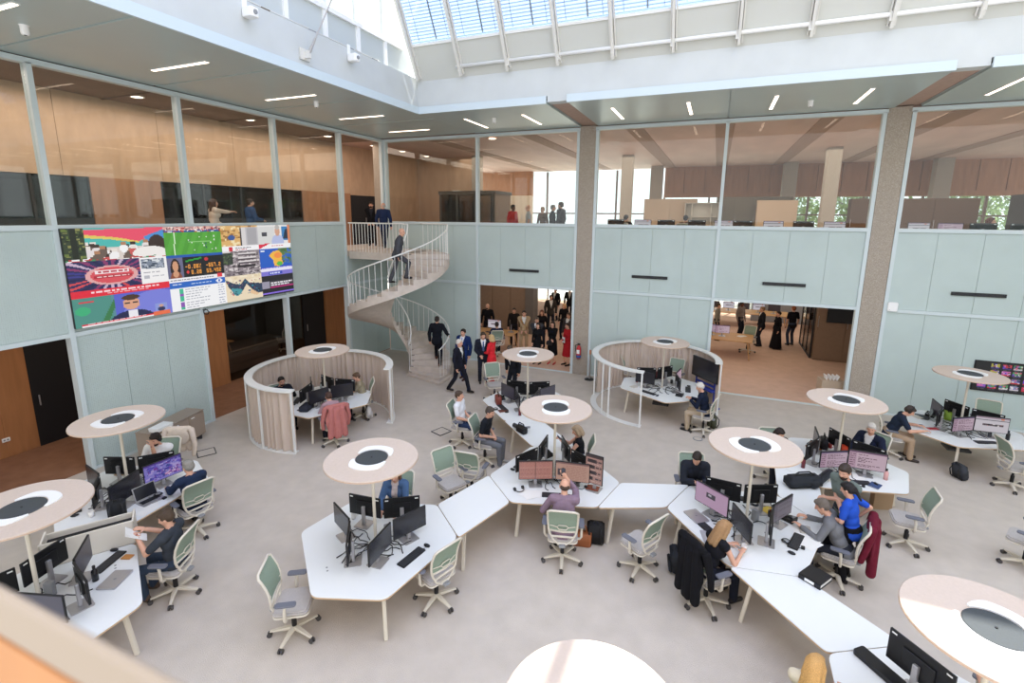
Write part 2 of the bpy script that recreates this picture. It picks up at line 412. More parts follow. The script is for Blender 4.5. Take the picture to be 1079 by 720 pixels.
mb = MB(); mb.bb(-14.56, -14.54, 10.75, 14.1, 0, 2.62); WIN[0] += 1; struct('window_%d' % WIN[0], mb, DGLASS)
mb = MB(); mb.bb(-19, -14.7, 9.7, 9.85, 0, 3); mb.bb(-19, -14.7, 16.2, 16.3, 0, 3); mb.bb(-19.1, -19, 9.7, 16.3, 0, 3); struct('wall_meeting_room', mb, DARKROOM)
mb = MB(); mb.bb(-19, -14.6, 9.7, 16.3, -.2, 0); struct('floor_meeting_room', mb, mat('dark_carpet', '6b5648', .95))
mb = MB(); mb.bb(-19, -14.6, 9.7, 16.3, 2.97, 3.1); struct('ceiling_meeting_room', mb, DARKROOM)
# left gallery: plywood upper wall, dark glazed rooms and brick-coloured wood below it
mb = MB()
for i in range(8): mb.bb(-14.7, -14.5, -2.2+i*2.32, .11-2.2+(i+1)*2.32-.12, 6.36, 8.3)
struct('wall_gallery_upper', mb, PLY)
mb = MB(); mb.bb(-14.6, -14.49, 7.6, 9.3, 4.2, 6.36); mb.bb(-14.6, -14.48, 14.45, 17.1, 4.2, 6.36); mb.bb(-14.6, -14.5, 4.2, 5.3, 4.2, 6.36); struct('wall_gallery_wood', mb, WALNUT)
for a, b in ((-2, 4.2), (5.3, 7.6), (9.3, 14.45)):
    WIN[0] += 1; mb = MB(); mb.bb(-14.57, -14.55, a, b, 4.2, 6.34); w = struct('window_%d' % WIN[0], mb, DGLASS)
    f = MB(); k = max(2, int((b-a)/1.1))
    for i in range(k+1): y = a+(b-a)*i/k; f.bb(-14.6, -14.52, y-.025, y+.025, 4.2, 6.36)
    f.bb(-14.6, -14.53, a, b, 5.15, 5.35); part('window_frame', f, mat('dark_bronze_frame', '2c2a29', .5), w)
DOOR[0] += 1; mb = MB(); mb.bb(-14.52, -14.46, 17.1, 18.9, 4.2, 6.3); dd = struct('door_%d' % DOOR[0], mb, BLACKW); h = MB(); h.cyl((-14.43, 18.0, 5.1), (-14.43, 18.0, 5.35), .015); part('door_handle', h, SILVER, dd)
mb = MB(); mb.bb(-18, -17.9, -3, 16, 4.2, 6.4); mb.bb(-18, -14.6, 16, 16.1, 4.2, 6.4); mb.bb(-18, -14.6, -3.1, -3, 4.2, 6.4); mb.bb(-18, -14.6, -3, 16, 6.38, 6.45); mb.bb(-18, -14.6, -3, 16, 4.1, 4.2); struct('wall_gallery_rooms', mb, mat('dark_plum_wall', '2a2524', .8))
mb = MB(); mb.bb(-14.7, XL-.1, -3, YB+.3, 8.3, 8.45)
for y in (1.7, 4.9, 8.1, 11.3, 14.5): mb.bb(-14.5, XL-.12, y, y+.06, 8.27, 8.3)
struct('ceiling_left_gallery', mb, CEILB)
# back gallery
mb = MB(); mb.bb(-15, 17, YB+.1, 31, 8.3, 8.5); struct('ceiling_back_gallery', mb, CEILC)
for x in (-10.2, -6.4, -2.7, 0, 2.8, 5.8, 9.0):
    mb = MB(); mb.bb(x-.28, x+.28, YB+.3, 30.9, 8.285, 8.3); trim(mb, mat('service_channel', '9a7d6c', .7))
mb = MB(); mb.bb(-14.6, -10.9, 22.3, 22.5, 4.2, 8.3); mb.bb(-14.7, -14.5, YB+.3, 22.4, 4.2, 8.3); struct('wall_gallery_end', mb, PLY)
mb = MB(); mb.bb(-16, -11.2, 30.6, 30.8, 6.7, 8.3)
for i in range(18): mb.bb(-3.0+i*1.1, -3.0+(i+1)*1.1-.03, 30.6, 30.75, 6.85, 8.3)
mb.bb(-3.0, 16.8, 30.55, 30.8, 6.6, 6.85); mb.bb(-3.0, 16.8, 30.76, 30.84, 6.7, 8.3); struct('wall_gallery_back', mb, WALNUT)
for a, b, k in ((-12.5, -3.6, 4), (-3.0, 16.8, 8)):
    WIN[0] += 1; z1 = 8.25 if a < -5 else 6.6; mb = MB(); mb.bb(a, b, 30.9, 30.92, 4.2, z1); w = struct('window_%d' % WIN[0], mb, GLASS)
    f = MB()
    for i in range(k+1): x = a+(b-a)*i/k; f.bb(x-.05, x+.05, 30.82, 30.95, 4.2, z1)
    f.bb(a, b, 30.84, 30.94, 5.62, 5.70); part('window_frame', f, mat('grey_brown_frame', '7d6a60', .6), w)
# lower back rooms
mb = MB(); mb.bb(-14.6, 12.4, YB+.14, 31, 3.06, 3.1); struct('ceiling_back_room', mb, mat('grey_ceiling', '8e8178', .8))
mb = MB(); mb.bb(-14.6, -8.0, 21.3, 21.5, 0, 3.06)
for i in range(5): mb.bb(-12.6+i*.95, -12.6+(i+1)*.95-.02, 21.26, 21.3, .05, 3.0)
struct('wall_back_room', mb, mat('taupe_panel', '8d7663', .7, noise=.05))
mb = MB(); mb.bb(-8.35, -8.1, 21.5, 23.2, 0, 3.06); mb.bb(-8.0, -7.6, 21.1, 21.5, 0, 3.06); struct('wall_back_corridor', mb, mat('slate_panel', '6f6a66', .7))
WIN[0] += 1; mb = MB(); mb.bb(-14.6, 12.4, 30.9, 30.92, .0, 3.06); w = struct('window_%d' % WIN[0], mb, GLASS); f = MB()
for i in range(13): x = -14.6+27*i/12; f.bb(x-.04, x+.04, 30.84, 30.95, 0, 3.06)
f.bb(-8.3, 12.4, 30.84, 30.95, 0, .1); f.bb(-8.3, 12.4, 30.84, 30.95, 2.1, 2.18); part('window_frame', f, mat('grey_brown_frame', '7d6a60', .6), w)
# soffits, lip and beams round the void
SX, SY = -8.13, 12.64
mb = MB()
for i in range(7):
    a = SY+3.5-2.75*(i+1); mb.bb(XL, SX+.02, a+.03, a+2.72, ZT, ZT+.05)
mb.bb(SX+.03, -4.30, SY+.02, YB-.03, ZT, ZT+.05)
for a, b in ((-3.73, .05), (.07, 4.02), (4.59, 8.3), (8.32, 12.3)): mb.bb(a, b, SY+.02, YB-.03, ZT, ZT+.05)
struct('ceiling_soffit', mb, SOFFIT)
mb = MB(); mb.bb(XL, SX-.02, -3, SY+3.6, ZT+.03, ZT+.08); mb.bb(SX-.02, -4.3, SY+.02, YB, ZT+.04, ZT+.08); mb.bb(-3.74, 4.02, SY+.02, YB, ZT+.04, ZT+.08); mb.bb(4.58, 12.4, SY+.02, YB, ZT+.04, ZT+.08); struct('ceiling_soffit_joints', mb, FRAME)
for box_ in ((SX, -4.29, SY-.03, SY+.02), (-3.74, 4.03, SY-.03, SY+.02), (4.58, 12.4, SY-.03, SY+.02), (SX-.02, SX+.03, -3, SY+.02)):
    mb = MB(); mb.bb(*box_, ZT-.01, ZT+.18); trim(mb, LIP)
for x in (-4.015, 4.305, 12.4):
    mb = MB(); mb.bb(x-.25, x+.25, SY+.05, YB+.3, 8.38, 9.1); struct('beam', mb, mat('beam_concrete', 'b49a8c', .8, noise=.06))
mb = MB(); mb.bb(SX-.3, 12.6, SY+.04, SY+.34, 8.515, 9.27)
for x in (-4.015, 4.305, 12.4): mb.bb(x-.26, x+.26, SY+.04, SY+.34, 8.37, 8.515)
struct('wall_ring_beam_back', mb, WHITEC)
mb = MB(); mb.bb(SX-.34, SX-.04, -3, SY+.3, 8.515, 9.27); struct('wall_ring_beam_left', mb, WHITEC)
mb = MB(); mb.bb(SX+4, 12.6, SY+.34, 31, 8.6, 9.2); mb.bb(-15, SX-.3, -3, 31, 8.6, 9.2); mb.bb(SX-.3, SX+4.1, SY+.34, 31, 8.6, 9.2); struct('roof', mb, mat('roof_gravel', '8a8884', .9))
# skylight: pitched glazing on white rafters, west gable upright
SL = math.tan(R(61)); ZR = 9.27; YR = SY-.0
def sk(x, s, off=0): return Vector((x, YR - s*math.cos(R(61)) - off*math.sin(R(61)), ZR + s*math.sin(R(61)) - off*math.cos(R(61))))
SLEN = 6.1
def slab(mb, x0, x1, s0, s1, o0, o1, mi=0):
    vs = [sk(x, s, o) for o in (o0, o1) for s in (s0, s1) for x in (x0, x1)]
    mb.add(vs, [(0, 1, 3, 2), (4, 6, 7, 5), (0, 4, 5, 1), (2, 3, 7, 6), (0, 2, 6, 4), (1, 5, 7, 3)], mi)
RX = [-8.06+1.366*i for i in range(16)]
mb = MB()
for i in range(15): slab(mb, RX[i]+.004, RX[i+1]-.004, -.12, .80, -.04, .0)
struct('wall_skylight_sill', mb, mat('skylight_panel', 'c9cac3', .6))
RAFT = mat('white_rafter', 'd9d7d0', .5)
ridge = sk(0, SLEN)
for x in RX:
    mb = MB(); slab(mb, x-.03, x+.03, -.02, SLEN, 0, .16); slab(mb, x-.075, x-.045, 0, SLEN, 0, .07); slab(mb, x+.045, x+.075, 0, SLEN, 0, .07)
    a = Vector((x, ridge.y, ridge.z)); b = Vector((x, -3, ridge.z-.9)); q = (b-a).to_track_quat('Y', 'Z').to_matrix(); mb.box((a+b)/2, (.09, (b-a).length, .16), q)
    trim(mb, RAFT)
mb = MB(); mb.bb(.38, .56, 5.6, 9.7, 14.45, 14.55); trim(mb, RAFT)  # unseen bar added to cast a shadow band on the near disc
mb = MB()
for i in range(15): slab(mb, RX[i]+.07, RX[i+1]-.07, .80, .86, -.06, .03)
trim(mb, WHITE)
for i in range(15):
    WIN[0] += 1; mb = MB(); slab(mb, RX[i]+.07, RX[i+1]-.07, .86, SLEN, -.02, -.01); struct('window_%d' % WIN[0], mb, GLASS)
# west gable
mb = MB(); ys = [12.62, 11.53, 10.46, 9.36, 8.25, 7.1, 5.9, 4.7, 3.5, 2.3, 1.1, 0]
for i in range(len(ys)-1): mb.bb(SX-.3, SX-.27, ys[i+1]+.03, ys[i]-.03, ZR, 9.97)
struct('wall_gable_panels', mb, mat('gable_panel', 'c3c9c8', .6))
for i, y in enumerate(ys):
    zt = ZR + (YR-y)*SL if y > 9.3 else 14
    if zt-ZR < .1: continue
    mb = MB(); mb.bb(SX-.33, SX-.22, y-.055, y+.055, ZR, zt); trim(mb, WHITE)
for i in range(len(ys)-1):
    z1 = min(14, ZR+(YR-ys[i])*SL+.3) if i else 10.9
    WIN[0] += 1; mb = MB(); mb.bb(SX-.30, SX-.28, ys[i+1]+.05, ys[i]-.05, 9.97, max(z1, 10.4)); struct('window_%d' % WIN[0], mb, GLASS)
mb = MB(); mb.bb(SX-.33, SX-.2, 0, 12.3, 9.93, 10.02); trim(mb, WHITE)
# right end of the hall, outside the view to the right
mb = MB(); mb.bb(12.4, 12.6, -3, YB+.1, 0, 5.24); struct('wall_right', mb, PANEL)
# wooden front parapet the photograph is taken over
mb = MB(); mb.bb(-8, 8, .138, .1455, 4.2, 5.2); w = struct('wall_front_parapet', mb, mat('orange_oak_panel', 'd08f58', .5, noise=.08, scale=6, stretch=(1, 1, .2)))
c = MB(); c.bb(-8, 8, .1385, .146, 5.20, 5.24); part('parapet_cap', c, mat('beige_cap_rail', 'b3a08c', .5), w, bevel=.006)
# ------------------------------------------------------------------ furniture
def build_chair():
    t = thing('office_chair', '', 'chair')
    for k in range(5):
        a = PI/2 + 2*PI*k/5 + PI/5; d = Vector((math.cos(a), math.sin(a), 0)); n = Vector((-d.y, d.x, 0))
        m = MB(); vs = []
        for r, w, z0, z1 in ((.02, .034, .085, .135), (.17, .026, .078, .112), (.31, .019, .066, .088)):
            for sz in (z0, z1):
                for sw in (-w, w): vs.append(d*r + n*sw + Vector((0, 0, sz)))
        fs = [(0, 1, 3, 2), (8, 10, 11, 9)]
        for i in (0, 4): fs += [(i, i+4, i+5, i+1), (i+2, i+3, i+7, i+6), (i, i+2, i+6, i+4), (i+1, i+5, i+7, i+3)]
        m.add(vs, fs); l = part('base_arm', m, CREAMM, t, bevel=.006)
        c = MB(); p = d*.315
        for s in (-1, 1): c.cyl(p + n*(.012*s) + Vector((0, 0, .032)), p + n*(.03*s) + Vector((0, 0, .032)), .032, n=12)
        c.cyl(p + Vector((0, 0, .03)), p + Vector((0, 0, .075)), .012, n=8); part('caster', c, RUBBER, l, smooth=False)
    m = MB(); m.cyl((0, 0, .08), (0, 0, .28), .032, n=14); m.cyl((0, 0, .28), (0, 0, .42), .02, n=12); part('gas_lift', m, BLACKP, t)
    m = MB(); m.bb(-.09, .09, -.13, .12, .385, .435); m.bb(-.05, .05, -.27, -.1, .40, .44); part('seat_mechanism', m, GREYP, t, bevel=.01)
    pl = rounded([(-.24, -.20), (.24, -.20), (.235, .25), (-.235, .25)], .09, 4)
    m = MB(); m.prism(pl, .43, .455); part('seat_pan', m, CREAM, t, bevel=.008)
    m = MB(); m.prism([(x*.985, y*.985) for x, y in pl], .455, .515); part('seat', m, SEATF, t, bevel=.018, seg=2)
    for s in (-1, 1):
        m = MB(); m.tube([(s*.14, -.02, .42), (s*.27, -.02, .43), (s*.295, -.02, .47), (s*.295, -.015, .60), (s*.29, 0, .678)], [.02, .02, .022, .02, .022], 8); a = part('armrest', m, CREAM, t, smooth=True)
        m = MB(); m.prism(rounded([(s*.29-.045, -.12), (s*.29+.045, -.12), (s*.29+.045, .13), (s*.29-.045, .13)], .035, 3), .675, .702); part('arm_pad', m, ARMP, a, bevel=.006)
    # back: side profile y(z), leaning and bowed
    def by(z): q = (z-.52)/.55; return -.21 - .05*q - .05*math.sin(PI*max(0, min(1, q))*1.0)*-1 - .055*q*q
    def bw(z): return .205 + .03*min(1, max(0, (z-.5)/.35))
    m = MB(); pts = []
    zs = [.60, .68, .78, .88, .98, 1.04]
    pts = [(-.17, by(.56), .565), (-.2, by(.60), .60)] + [(-bw(z), by(z), z) for z in zs[1:]] + [(-.19, by(1.07), 1.07), (.19, by(1.07), 1.07)] + [(bw(z), by(z), z) for z in reversed(zs[1:])] + [(.2, by(.60), .60), (.17, by(.56), .565)]
    m.tube(pts, .017, 8, closed=True)
    m.tube([(-.2, by(.66), .66), (0, by(.66)-.02, .655), (.2, by(.66), .66)], .018, 8)
    m.tube([(-.185, by(.58), .58), (-.14, -.19, .49), (-.06, -.2, .43), (.06, -.2, .43), (.14, -.19, .49), (.185, by(.58), .58)], .017, 8)
    f = part('back_frame', m, CREAM, t, smooth=True)
    m = MB(); rows = [.665, .74, .82, .90, .98, 1.06]; vs = []
    for z in rows:
        for i in range(7): u = i/6*2-1; vs.append((u*(bw(z)-.008), by(z)-.018*(1-u*u)+.004, z))
    o = len(vs); vs += [(x, y-.006, z) for x, y, z in vs]; fs = []
    for r in range(5):
        for i in range(6): a = r*7+i; fs.append((a, a+1, a+8, a+7)); fs.append((o+a, o+a+7, o+a+8, o+a+1))
    m.add(vs, fs); part('backrest', m, MESHG, t, smooth=True)
    m = MB(); z = .745; y = by(z)-.038
    m.tube([(-.09, y, z), (-.055, y-.008, z+.035), (.055, y-.008, z+.035), (.09, y, z), (.055, y-.008, z-.035), (-.055, y-.008, z-.035)], .008, 6, closed=True)
    for s in (-1, 1): m.tube([(s*.09, y, z), (s*.2, by(z), z+.0)], .008, 6)
    part('lumbar_support', m, CREAM, t)
    return t
CHAIR = Proto(build_chair)
def chair(xy, h, label): return CHAIR(label, (xy[0], xy[1], 0), h, 'green mesh office chairs with cream frames')

# ---- screens
def pic_list(bgc, bars, hdr, seed, dark='6a4a5a'):
    random.seed(seed); p = Pic(40, 24, bgc); p.rect(0, 0, 40, 2, hdr); p.rect(0, 2, 8, 24, bars)
    for y in range(4, 23, 2):
        if random.random() < .75: p.dash(10, y, random.randint(18, 38), dark)
    for y in range(4, 22, 3): p.dash(1, y, 7, dark)
    return p
def pic_cols(seed):
    random.seed(seed); p = Pic(40, 24, 'c88f84')
    for y in range(1, 24, 1): p.dash(1, y, 38, random.choice(['b27a70', 'c08378', 'd49c90', 'c08378']))
    p.rect(19, 0, 20, 24, '7c5650'); p.rect(0, 0, 40, 1, '8a5c56'); return p
def pic_table(seed):
    random.seed(seed); p = Pic(40, 24, 'caa090'); p.rect(0, 0, 40, 2, '8f6a66'); p.rect(2, 9, 6, 18, '5c4c50'); p.rect(8, 7, 10, 19, '8c6c60')
    for y in range(4, 23, 2): p.dash(12, y, 37, 'b98a7a')
    return p
def pic_map(seed):
    random.seed(seed); p = Pic(40, 24, '8f86d8'); p.speck(0, 2, 40, 22, ['4a3ea8', '6a58c8', 'b9a8e6', '7c3fa0', '3a4a9c'], 150, 5, 3); p.rect(0, 0, 40, 2, '5a3f98'); p.speck(20, 14, 38, 22, ['d08ac0', 'e2c8ea'], 25, 4, 2); return p
def pic_feed(seed):
    random.seed(seed); p = Pic(20, 34, 'b88f86'); p.rect(0, 0, 20, 3, '4a3c40')
    for y in (5, 12, 19, 26): p.rect(2, y, 2+random.randint(7, 11), y+4, '3a3034'); p.dash(12, y+1, 19, '5a4448', 2); p.dash(2, y+5, 18, 'd8b6aa')
    return p
def pic_plain(c, c2):
    p = Pic(32, 20, c); p.rect(0, 0, 32, 1, c2); p.rect(11, 6, 20, 11, '4a4450'); p.rect(13, 7, 16, 9, 'c8c0cc'); return p
def pic_white(seed):
    random.seed(seed); p = Pic(40, 22, 'e2dbe4'); p.rect(0, 0, 40, 2, 'b49cae'); p.rect(0, 4, 40, 5, '4a4a58'); p.rect(9, 10, 34, 13, '6a5a62'); p.speck(9, 10, 34, 13, ['c05a50', 'e8e0e0', '30303a'], 14, 3, 2); p.rect(30, 1, 34, 3, 'e07a3a'); return p
SCREENMAT = vcol('lit_screen', .62); OFF = mat('dark_screen', '26262c', .22, spec=.6); OFFG = mat('grey_idle_screen', '4d4a54', .3, spec=.5)
PICS = {'list': pic_list('d8bccb', 'c6a3b8', '7d5a78', 1), 'list2': pic_list('cdb2c4', 'bd9cb2', '54406a', 5), 'cols': pic_cols(2), 'table': pic_table(3), 'map': pic_map(4), 'feed': pic_feed(6), 'plain': pic_plain('c9a6c4', 'a07c9c'), 'white': pic_white(8), 'grey': pic_list('7a7480', '6a6470', '4a4450', 9, '4c4650')}
def build_monitor(kind, w=.55, h=.33, portrait=False, stand='plate'):
    def b():
        t = thing('computer_monitor', '', 'monitor'); W_, H_ = (h, w) if portrait else (w, h); z0 = .13
        m = MB(); m.bb(-W_/2, W_/2, -.014, .012, z0, z0+H_); m.bb(-W_/4, W_/4, -.032, -.012, z0+H_*.25, z0+H_*.75); part('housing', m, BLACKP, t, bevel=.004)
        if kind in PICS: me = PICS[kind].mesh('screen', W_-.024, H_-.024, SCREENMAT)
        else:
            mm = MB(); mm.bb(-W_/2+.01, W_/2-.01, -.001, .0005, 0, H_-.022); me = mm.mesh('screen', OFFG if kind == 'idle' else OFF)
        o = put('screen', me, t); o.location = (0, .0128, z0+.012)
        m = MB(); m.bb(-.028, .028, -.07, -.03, .01, z0+H_*.55); part('stand', m, SILVER if stand == 'plate' else BLACKP, t, bevel=.006)
        m = MB(); m.prism(rounded([(-.12, -.16), (.12, -.16), (.12, .07), (-.12, .07)], .02, 2), 0, .01); part('foot_plate', m, SILVER if stand == 'plate' else BLACKP, t)
        for s in (-1, 1):
            m = MB(); x = s*(W_/2-.05); m.bb(x-.025, x+.025, -.0165, -.014, z0+H_-.04, z0+H_-.022); part('inventory_sticker', m, WHITE, t, label='small white sticker on the back corner')
        return t
    return b
MON = {}
def monitor(kind, xy, hd_, label, z=.7405, **k):
    key = (kind, tuple(sorted(k.items())))
    if key not in MON: MON[key] = Proto(build_monitor(kind, **k))
    return MON[key](label, (xy[0], xy[1], z), hd_, 'desk monitors')
# ---- desks: three-sided workstation tables with cut corners
HA, HB, LA, LB_ = .967, 1.11, 1.45, .95
def hexpoly(c, n0):
    out = []
    for k in range(3):
        n = R(n0+120*k); t = (-math.sin(n), math.cos(n))
        for s in (-1, 1): out.append((c[0]+HA*math.cos(n)+s*t[0]*LA/2, c[1]+HA*math.sin(n)+s*t[1]*LA/2))
    return out
def table_mesh(t, poly, r, legs):
    m = MB(); m.prism(rounded(poly, r, 4), .727, .740); part('tabletop', m, DESK, t, bevel=.002)
    m = MB(); m.prism([p for p in rounded(poly, r, 4)], .708, .727); part('edge_band', m, EDGE, t)
    for (x, y, dx, dy) in legs:
        m = MB(); p0 = Vector((x-dx*.10, y-dy*.10, .708)); p1 = Vector((x, y, 0)); q = (p0-p1).to_track_quat('Z', 'Y').to_matrix()
        m.box((p0+p1)/2, (.05, .05, (p0-p1).length-.004), q); part('leg', m, CREAMM, t, bevel=.006)
def hex_table(c, n0, label):
    t = thing('workstation_table', label, 'table', (c[0], c[1], 0), 90, 'three-sided white workstation tables')
    poly = hexpoly((0, 0), n0); legs = []
    for p in poly[::1]:
        v = Vector((p[0], p[1])).normalized(); legs.append((p[0]-v.x*.16, p[1]-v.y*.16, v.x, v.y))
    table_mesh(t, poly, .10, legs[::2] + legs[1::2][:0])
    for k in range(3):
        n = R(n0+120*k); m = MB(); v = Vector((math.cos(n), math.sin(n), 0)); s = Vector((-v.y, v.x, 0)); p = v*.72+s*.3
        for d in (-.035, .035): m.cyl(p+s*d+Vector((0, 0, .739)), p+s*d+Vector((0, 0, .742)), .014, n=10)
        part('cable_port', m, GREYP, t)
    m = MB(); m.cyl((0, 0, .25), (0, 0, .70), .06, n=12); m.bb(-.22, .22, -.18, .18, .25, .3); m.bb(-.2, .2, -.15, .15, .58, .64); part('cable_riser', m, DARKG, t)
    return t
def link_table(poly, label):
    c = (sum(p[0] for p in poly)/4, sum(p[1] for p in poly)/4); t = thing('linking_desk', label, 'table', (c[0], c[1], 0), 90, 'white desks linking the workstation tables')
    loc = [(p[0]-c[0], p[1]-c[1]) for p in poly]; legs = []
    for p in loc:
        v = Vector(p).normalized(); legs.append((p[0]-v.x*.22, p[1]-v.y*.22, v.x, v.y))
    table_mesh(t, loc, .07, [legs[0], legs[2]])
    return t
def short_side(c, n0, k, gap=.012):
    """the cut corner between long side k and k+1, pushed out a little"""
    p = hexpoly(c, n0); a, b = p[2*k+1], p[(2*k+2) % 6]; n = R(n0+120*k+60); return [(q[0]+gap*math.cos(n), q[1]+gap*math.sin(n)) for q in (a, b)]
def link(c1, n1, k1, c2, n2, k2, label):
    a, b = short_side(c1, n1, k1); d, e = short_side(c2, n2, k2)
    return link_table([b, a, e, d] if False else [a, b, d, e], label)
# ---- round felt canopies on thin poles
def build_disc(pole=True):
    def b():
        t = thing('canopy_disc', '', 'canopy'); r = .655; z = 2.07
        m = MB(); m.lathe([(0, z-.028), (r-.01, z-.028), (r, z-.02), (r, z-.006), (r-.006, z), (.0, z)], n=48); part('felt_disc', m, DISC, t)
        m = MB(); m.lathe([(r+.001, z-.03), (r+.003, z-.03), (r+.003, z-.014), (r+.001, z-.014)], n=48); part('rim', m, DISCE, t)
        m = MB(); m.lathe([(0, z+.012), (.215, z+.012), (.225, z+.006), (.225, z)], n=36); part('dark_vent', m, DARKD, t)
        m = MB(); m.cyl((0, 0, z+.012), (0, 0, z+.02), .012, n=8); part('stud', m, BLACKP, t)
        for a in (20, 200):
            m = MB(); inner = .235; vs = []; n = 16
            for i in range(n+1):
                an = R(a + 140*i/n); w = .085*math.sin(PI*min(1, max(.12, i/n if i < n/2 else 1-i/n)*1.4+.0)) if 0 < i < n else .02
                w = .03 + .095*min(1, 4*min(i/n, 1-i/n))
                for rr in (inner, inner+w):
                    for zz in (z, z+.014): vs.append((rr*math.cos(an), rr*math.sin(an), zz))
            fs = []
            for i in range(n):
                o = 4*i; fs += [(o+1, o+3, o+7, o+5), (o, o+4, o+6, o+2), (o, o+1, o+5, o+4), (o+2, o+6, o+7, o+3)]
            fs += [(0, 2, 3, 1), (4*n, 4*n+1, 4*n+3, 4*n+2)]; m.add(vs, fs); part('white_arc', m, WHITE, t)
        if pole:
            m = MB(); m.cyl((0, 0, .742), (0, 0, z-.028), .023, n=12); m.cyl((0, 0, .742), (0, 0, .752), .05, n=14); part('pole', m, CREAMM, t, smooth=False)
        return t
    return b
DISCP = Proto(build_disc())
def disc(c, h, label): return DISCP(label, (c[0], c[1], 0), h, 'round felt canopies on poles')
# ---- desk clutter
def build_keyboard(col):
    def b():
        t = thing('keyboard', '', 'keyboard'); m = MB(); m.prism(rounded([(-.22, -.07), (.22, -.07), (.22, .07), (-.22, .07)], .012, 2), 0, .014); part('tray', m, col, t)
        m = MB()
        for j in range(4):
            for i in range(14): m.bb(-.205+i*.029, -.205+i*.029+.023, -.058+j*.029, -.058+j*.029+.023, .014, .019)
        part('keys', m, DARKG, t); return t
    return b
KEYB = Proto(build_keyboard(BLACKP)); 
def build_mouse():
    t = thing('computer_mouse', '', 'mouse'); m = MB(); m.ell(Matrix.Translation((0, 0, .014)), (.032, .055, .02), 12); part('shell', m, BLACKP, t, smooth=True)
    m = MB(); m.cyl((-.005, .025, .034), (.005, .025, .034), .008, n=8); part('wheel', m, GREYP, t); return t
MOUSE = Proto(build_mouse)
def build_laptop(op, body, pic):
    def b():
        t = thing('laptop', '', 'laptop'); m = MB(); m.prism(rounded([(-.17, -.12), (.17, -.12), (.17, .12), (-.17, .12)], .015, 2), 0, .014); part('body', m, body, t)
        if op:
            m = MB(); m.bb(-.14, .14, -.09, .03, .014, .0155); part('keyboard', m, BLACKP, t)
            m = MB(); m.bb(-.045, .045, .045, .11, .014, .0152); part('touchpad', m, GREYP, t)
            q = Matrix.Translation((0, -.12, .014)) @ Matrix.Rotation(R(18), 4, 'X'); m = MB(); m.box((0, 0, .12), (.34, .008, .24), q); part('lid', m, body, t)
            if pic in PICS: o = put('screen', PICS[pic].mesh('screen', .31, .205, SCREENMAT), t)
            else:
                mm = MB(); mm.bb(-.155, .155, 0, .001, 0, .205); o = put('screen', mm.mesh('screen', OFF), t)
            o.matrix_local = q @ Matrix.Translation((0, .0052, .022))
        else:
            m = MB(); m.prism(rounded([(-.17, -.12), (.17, -.12), (.17, .12), (-.17, .12)], .015, 2), .015, .022); part('lid', m, body, t)
            m = MB(); m.cyl((0, 0, .022), (0, 0, .0225), .018, n=10); part('lid_badge', m, GREYP, t)
        return t
    return b
LAP = {}
def laptop(xy, h, label, op=True, dark=True, pic='off', z=.74):
    k = (op, dark, pic)
    if k not in LAP: LAP[k] = Proto(build_laptop(op, DARKG if dark else SILVER, pic))
    return LAP[k](label, (xy[0], xy[1], z), h, 'laptops on the desks')
def build_phone_set():
    t = thing('desk_telephone', '', 'telephone'); m = MB(); m.add([(-.09, -.09, 0), (.09, -.09, 0), (.09, .09, 0), (-.09, .09, 0), (-.09, -.09, .07), (.09, -.09, .07), (.09, .09, .02), (-.09, .09, .02)], [(0, 3, 2, 1), (4, 5, 6, 7), (0, 1, 5, 4), (2, 3, 7, 6), (1, 2, 6, 5), (0, 4, 7, 3)]); part('base', m, BLACKP, t)
    m = MB(); m.tube([(-.065, -.08, .085), (-.065, -.04, .09), (-.065, .03, .06), (-.065, .08, .05)], [.022, .016, .016, .022], 8); part('handset', m, BLACKP, t)
    m = MB(); m.box((.03, -.05, .062), (.08, .05, .006), Matrix.Rotation(R(-16), 3, 'X')); part('display', m, GREYP, t); return t
TELE = Proto(build_phone_set)
def build_mug(col):
    def b():
        t = thing('mug', '', 'mug'); m = MB(); m.lathe([(0, 0), (.036, 0), (.04, .09), (.036, .09), (.032, .008), (0, .008)], n=16); part('cup', m, col, t, smooth=True)
        m = MB(); m.tube([(.038, 0, .075), (.065, 0, .07), (.068, 0, .04), (.038, 0, .02)], .006, 6); part('handle', m, col, t); return t
    return b
MUGS = [Proto(build_mug(mat('mug_white', 'e8e4de', .3))), Proto(build_mug(mat('mug_red', '9a2f2c', .3))), Proto(build_mug(mat('mug_blue', '2e4a78', .3)))]
def build_bottle(col):
    def b():
        t = thing('drink_bottle', '', 'bottle'); m = MB(); m.lathe([(0, 0), (.036, 0), (.037, .13), (.03, .155), (.016, .17), (.016, .18)], n=16); part('body', m, col, t, smooth=True)
        m = MB(); m.cyl((0, 0, .178), (0, 0, .215), .018, n=12); part('cap', m, BLACKP, t); return t
    return b
BOT = {c: Proto(build_bottle(mat('bottle_'+c, h, .25))) for c, h in (('black', '1c1c20'), ('pink', 'd8a3a0'), ('clear', 'b9c4c6'), ('wine', '6a2a34'))}
def build_headset():
    t = thing('headset', '', 'headset'); m = MB(); m.tube([(.08*math.cos(R(a)), .08*math.sin(R(a)), .02) for a in range(-20, 201, 20)], .008, 6); part('headband', m, BLACKP, t)
    for s in (-1, 1):
        m = MB(); m.cyl((s*.06, -.03, .022), (s*.095, -.03, .022), .033, n=12); part('ear_cup', m, BLACKP, t)
    return t
HEADS = Proto(build_headset)
def build_dock():
    t = thing('docking_unit', '', 'docking unit'); m = MB(); m.bb(-.05, .05, -.035, .035, 0, .2); part('case', m, GREYP, t, bevel=.006)
    m = MB(); m.bb(-.03, .03, .035, .037, .05, .15); part('vent_panel', m, DARKG, t); return t
DOCK = Proto(build_dock)
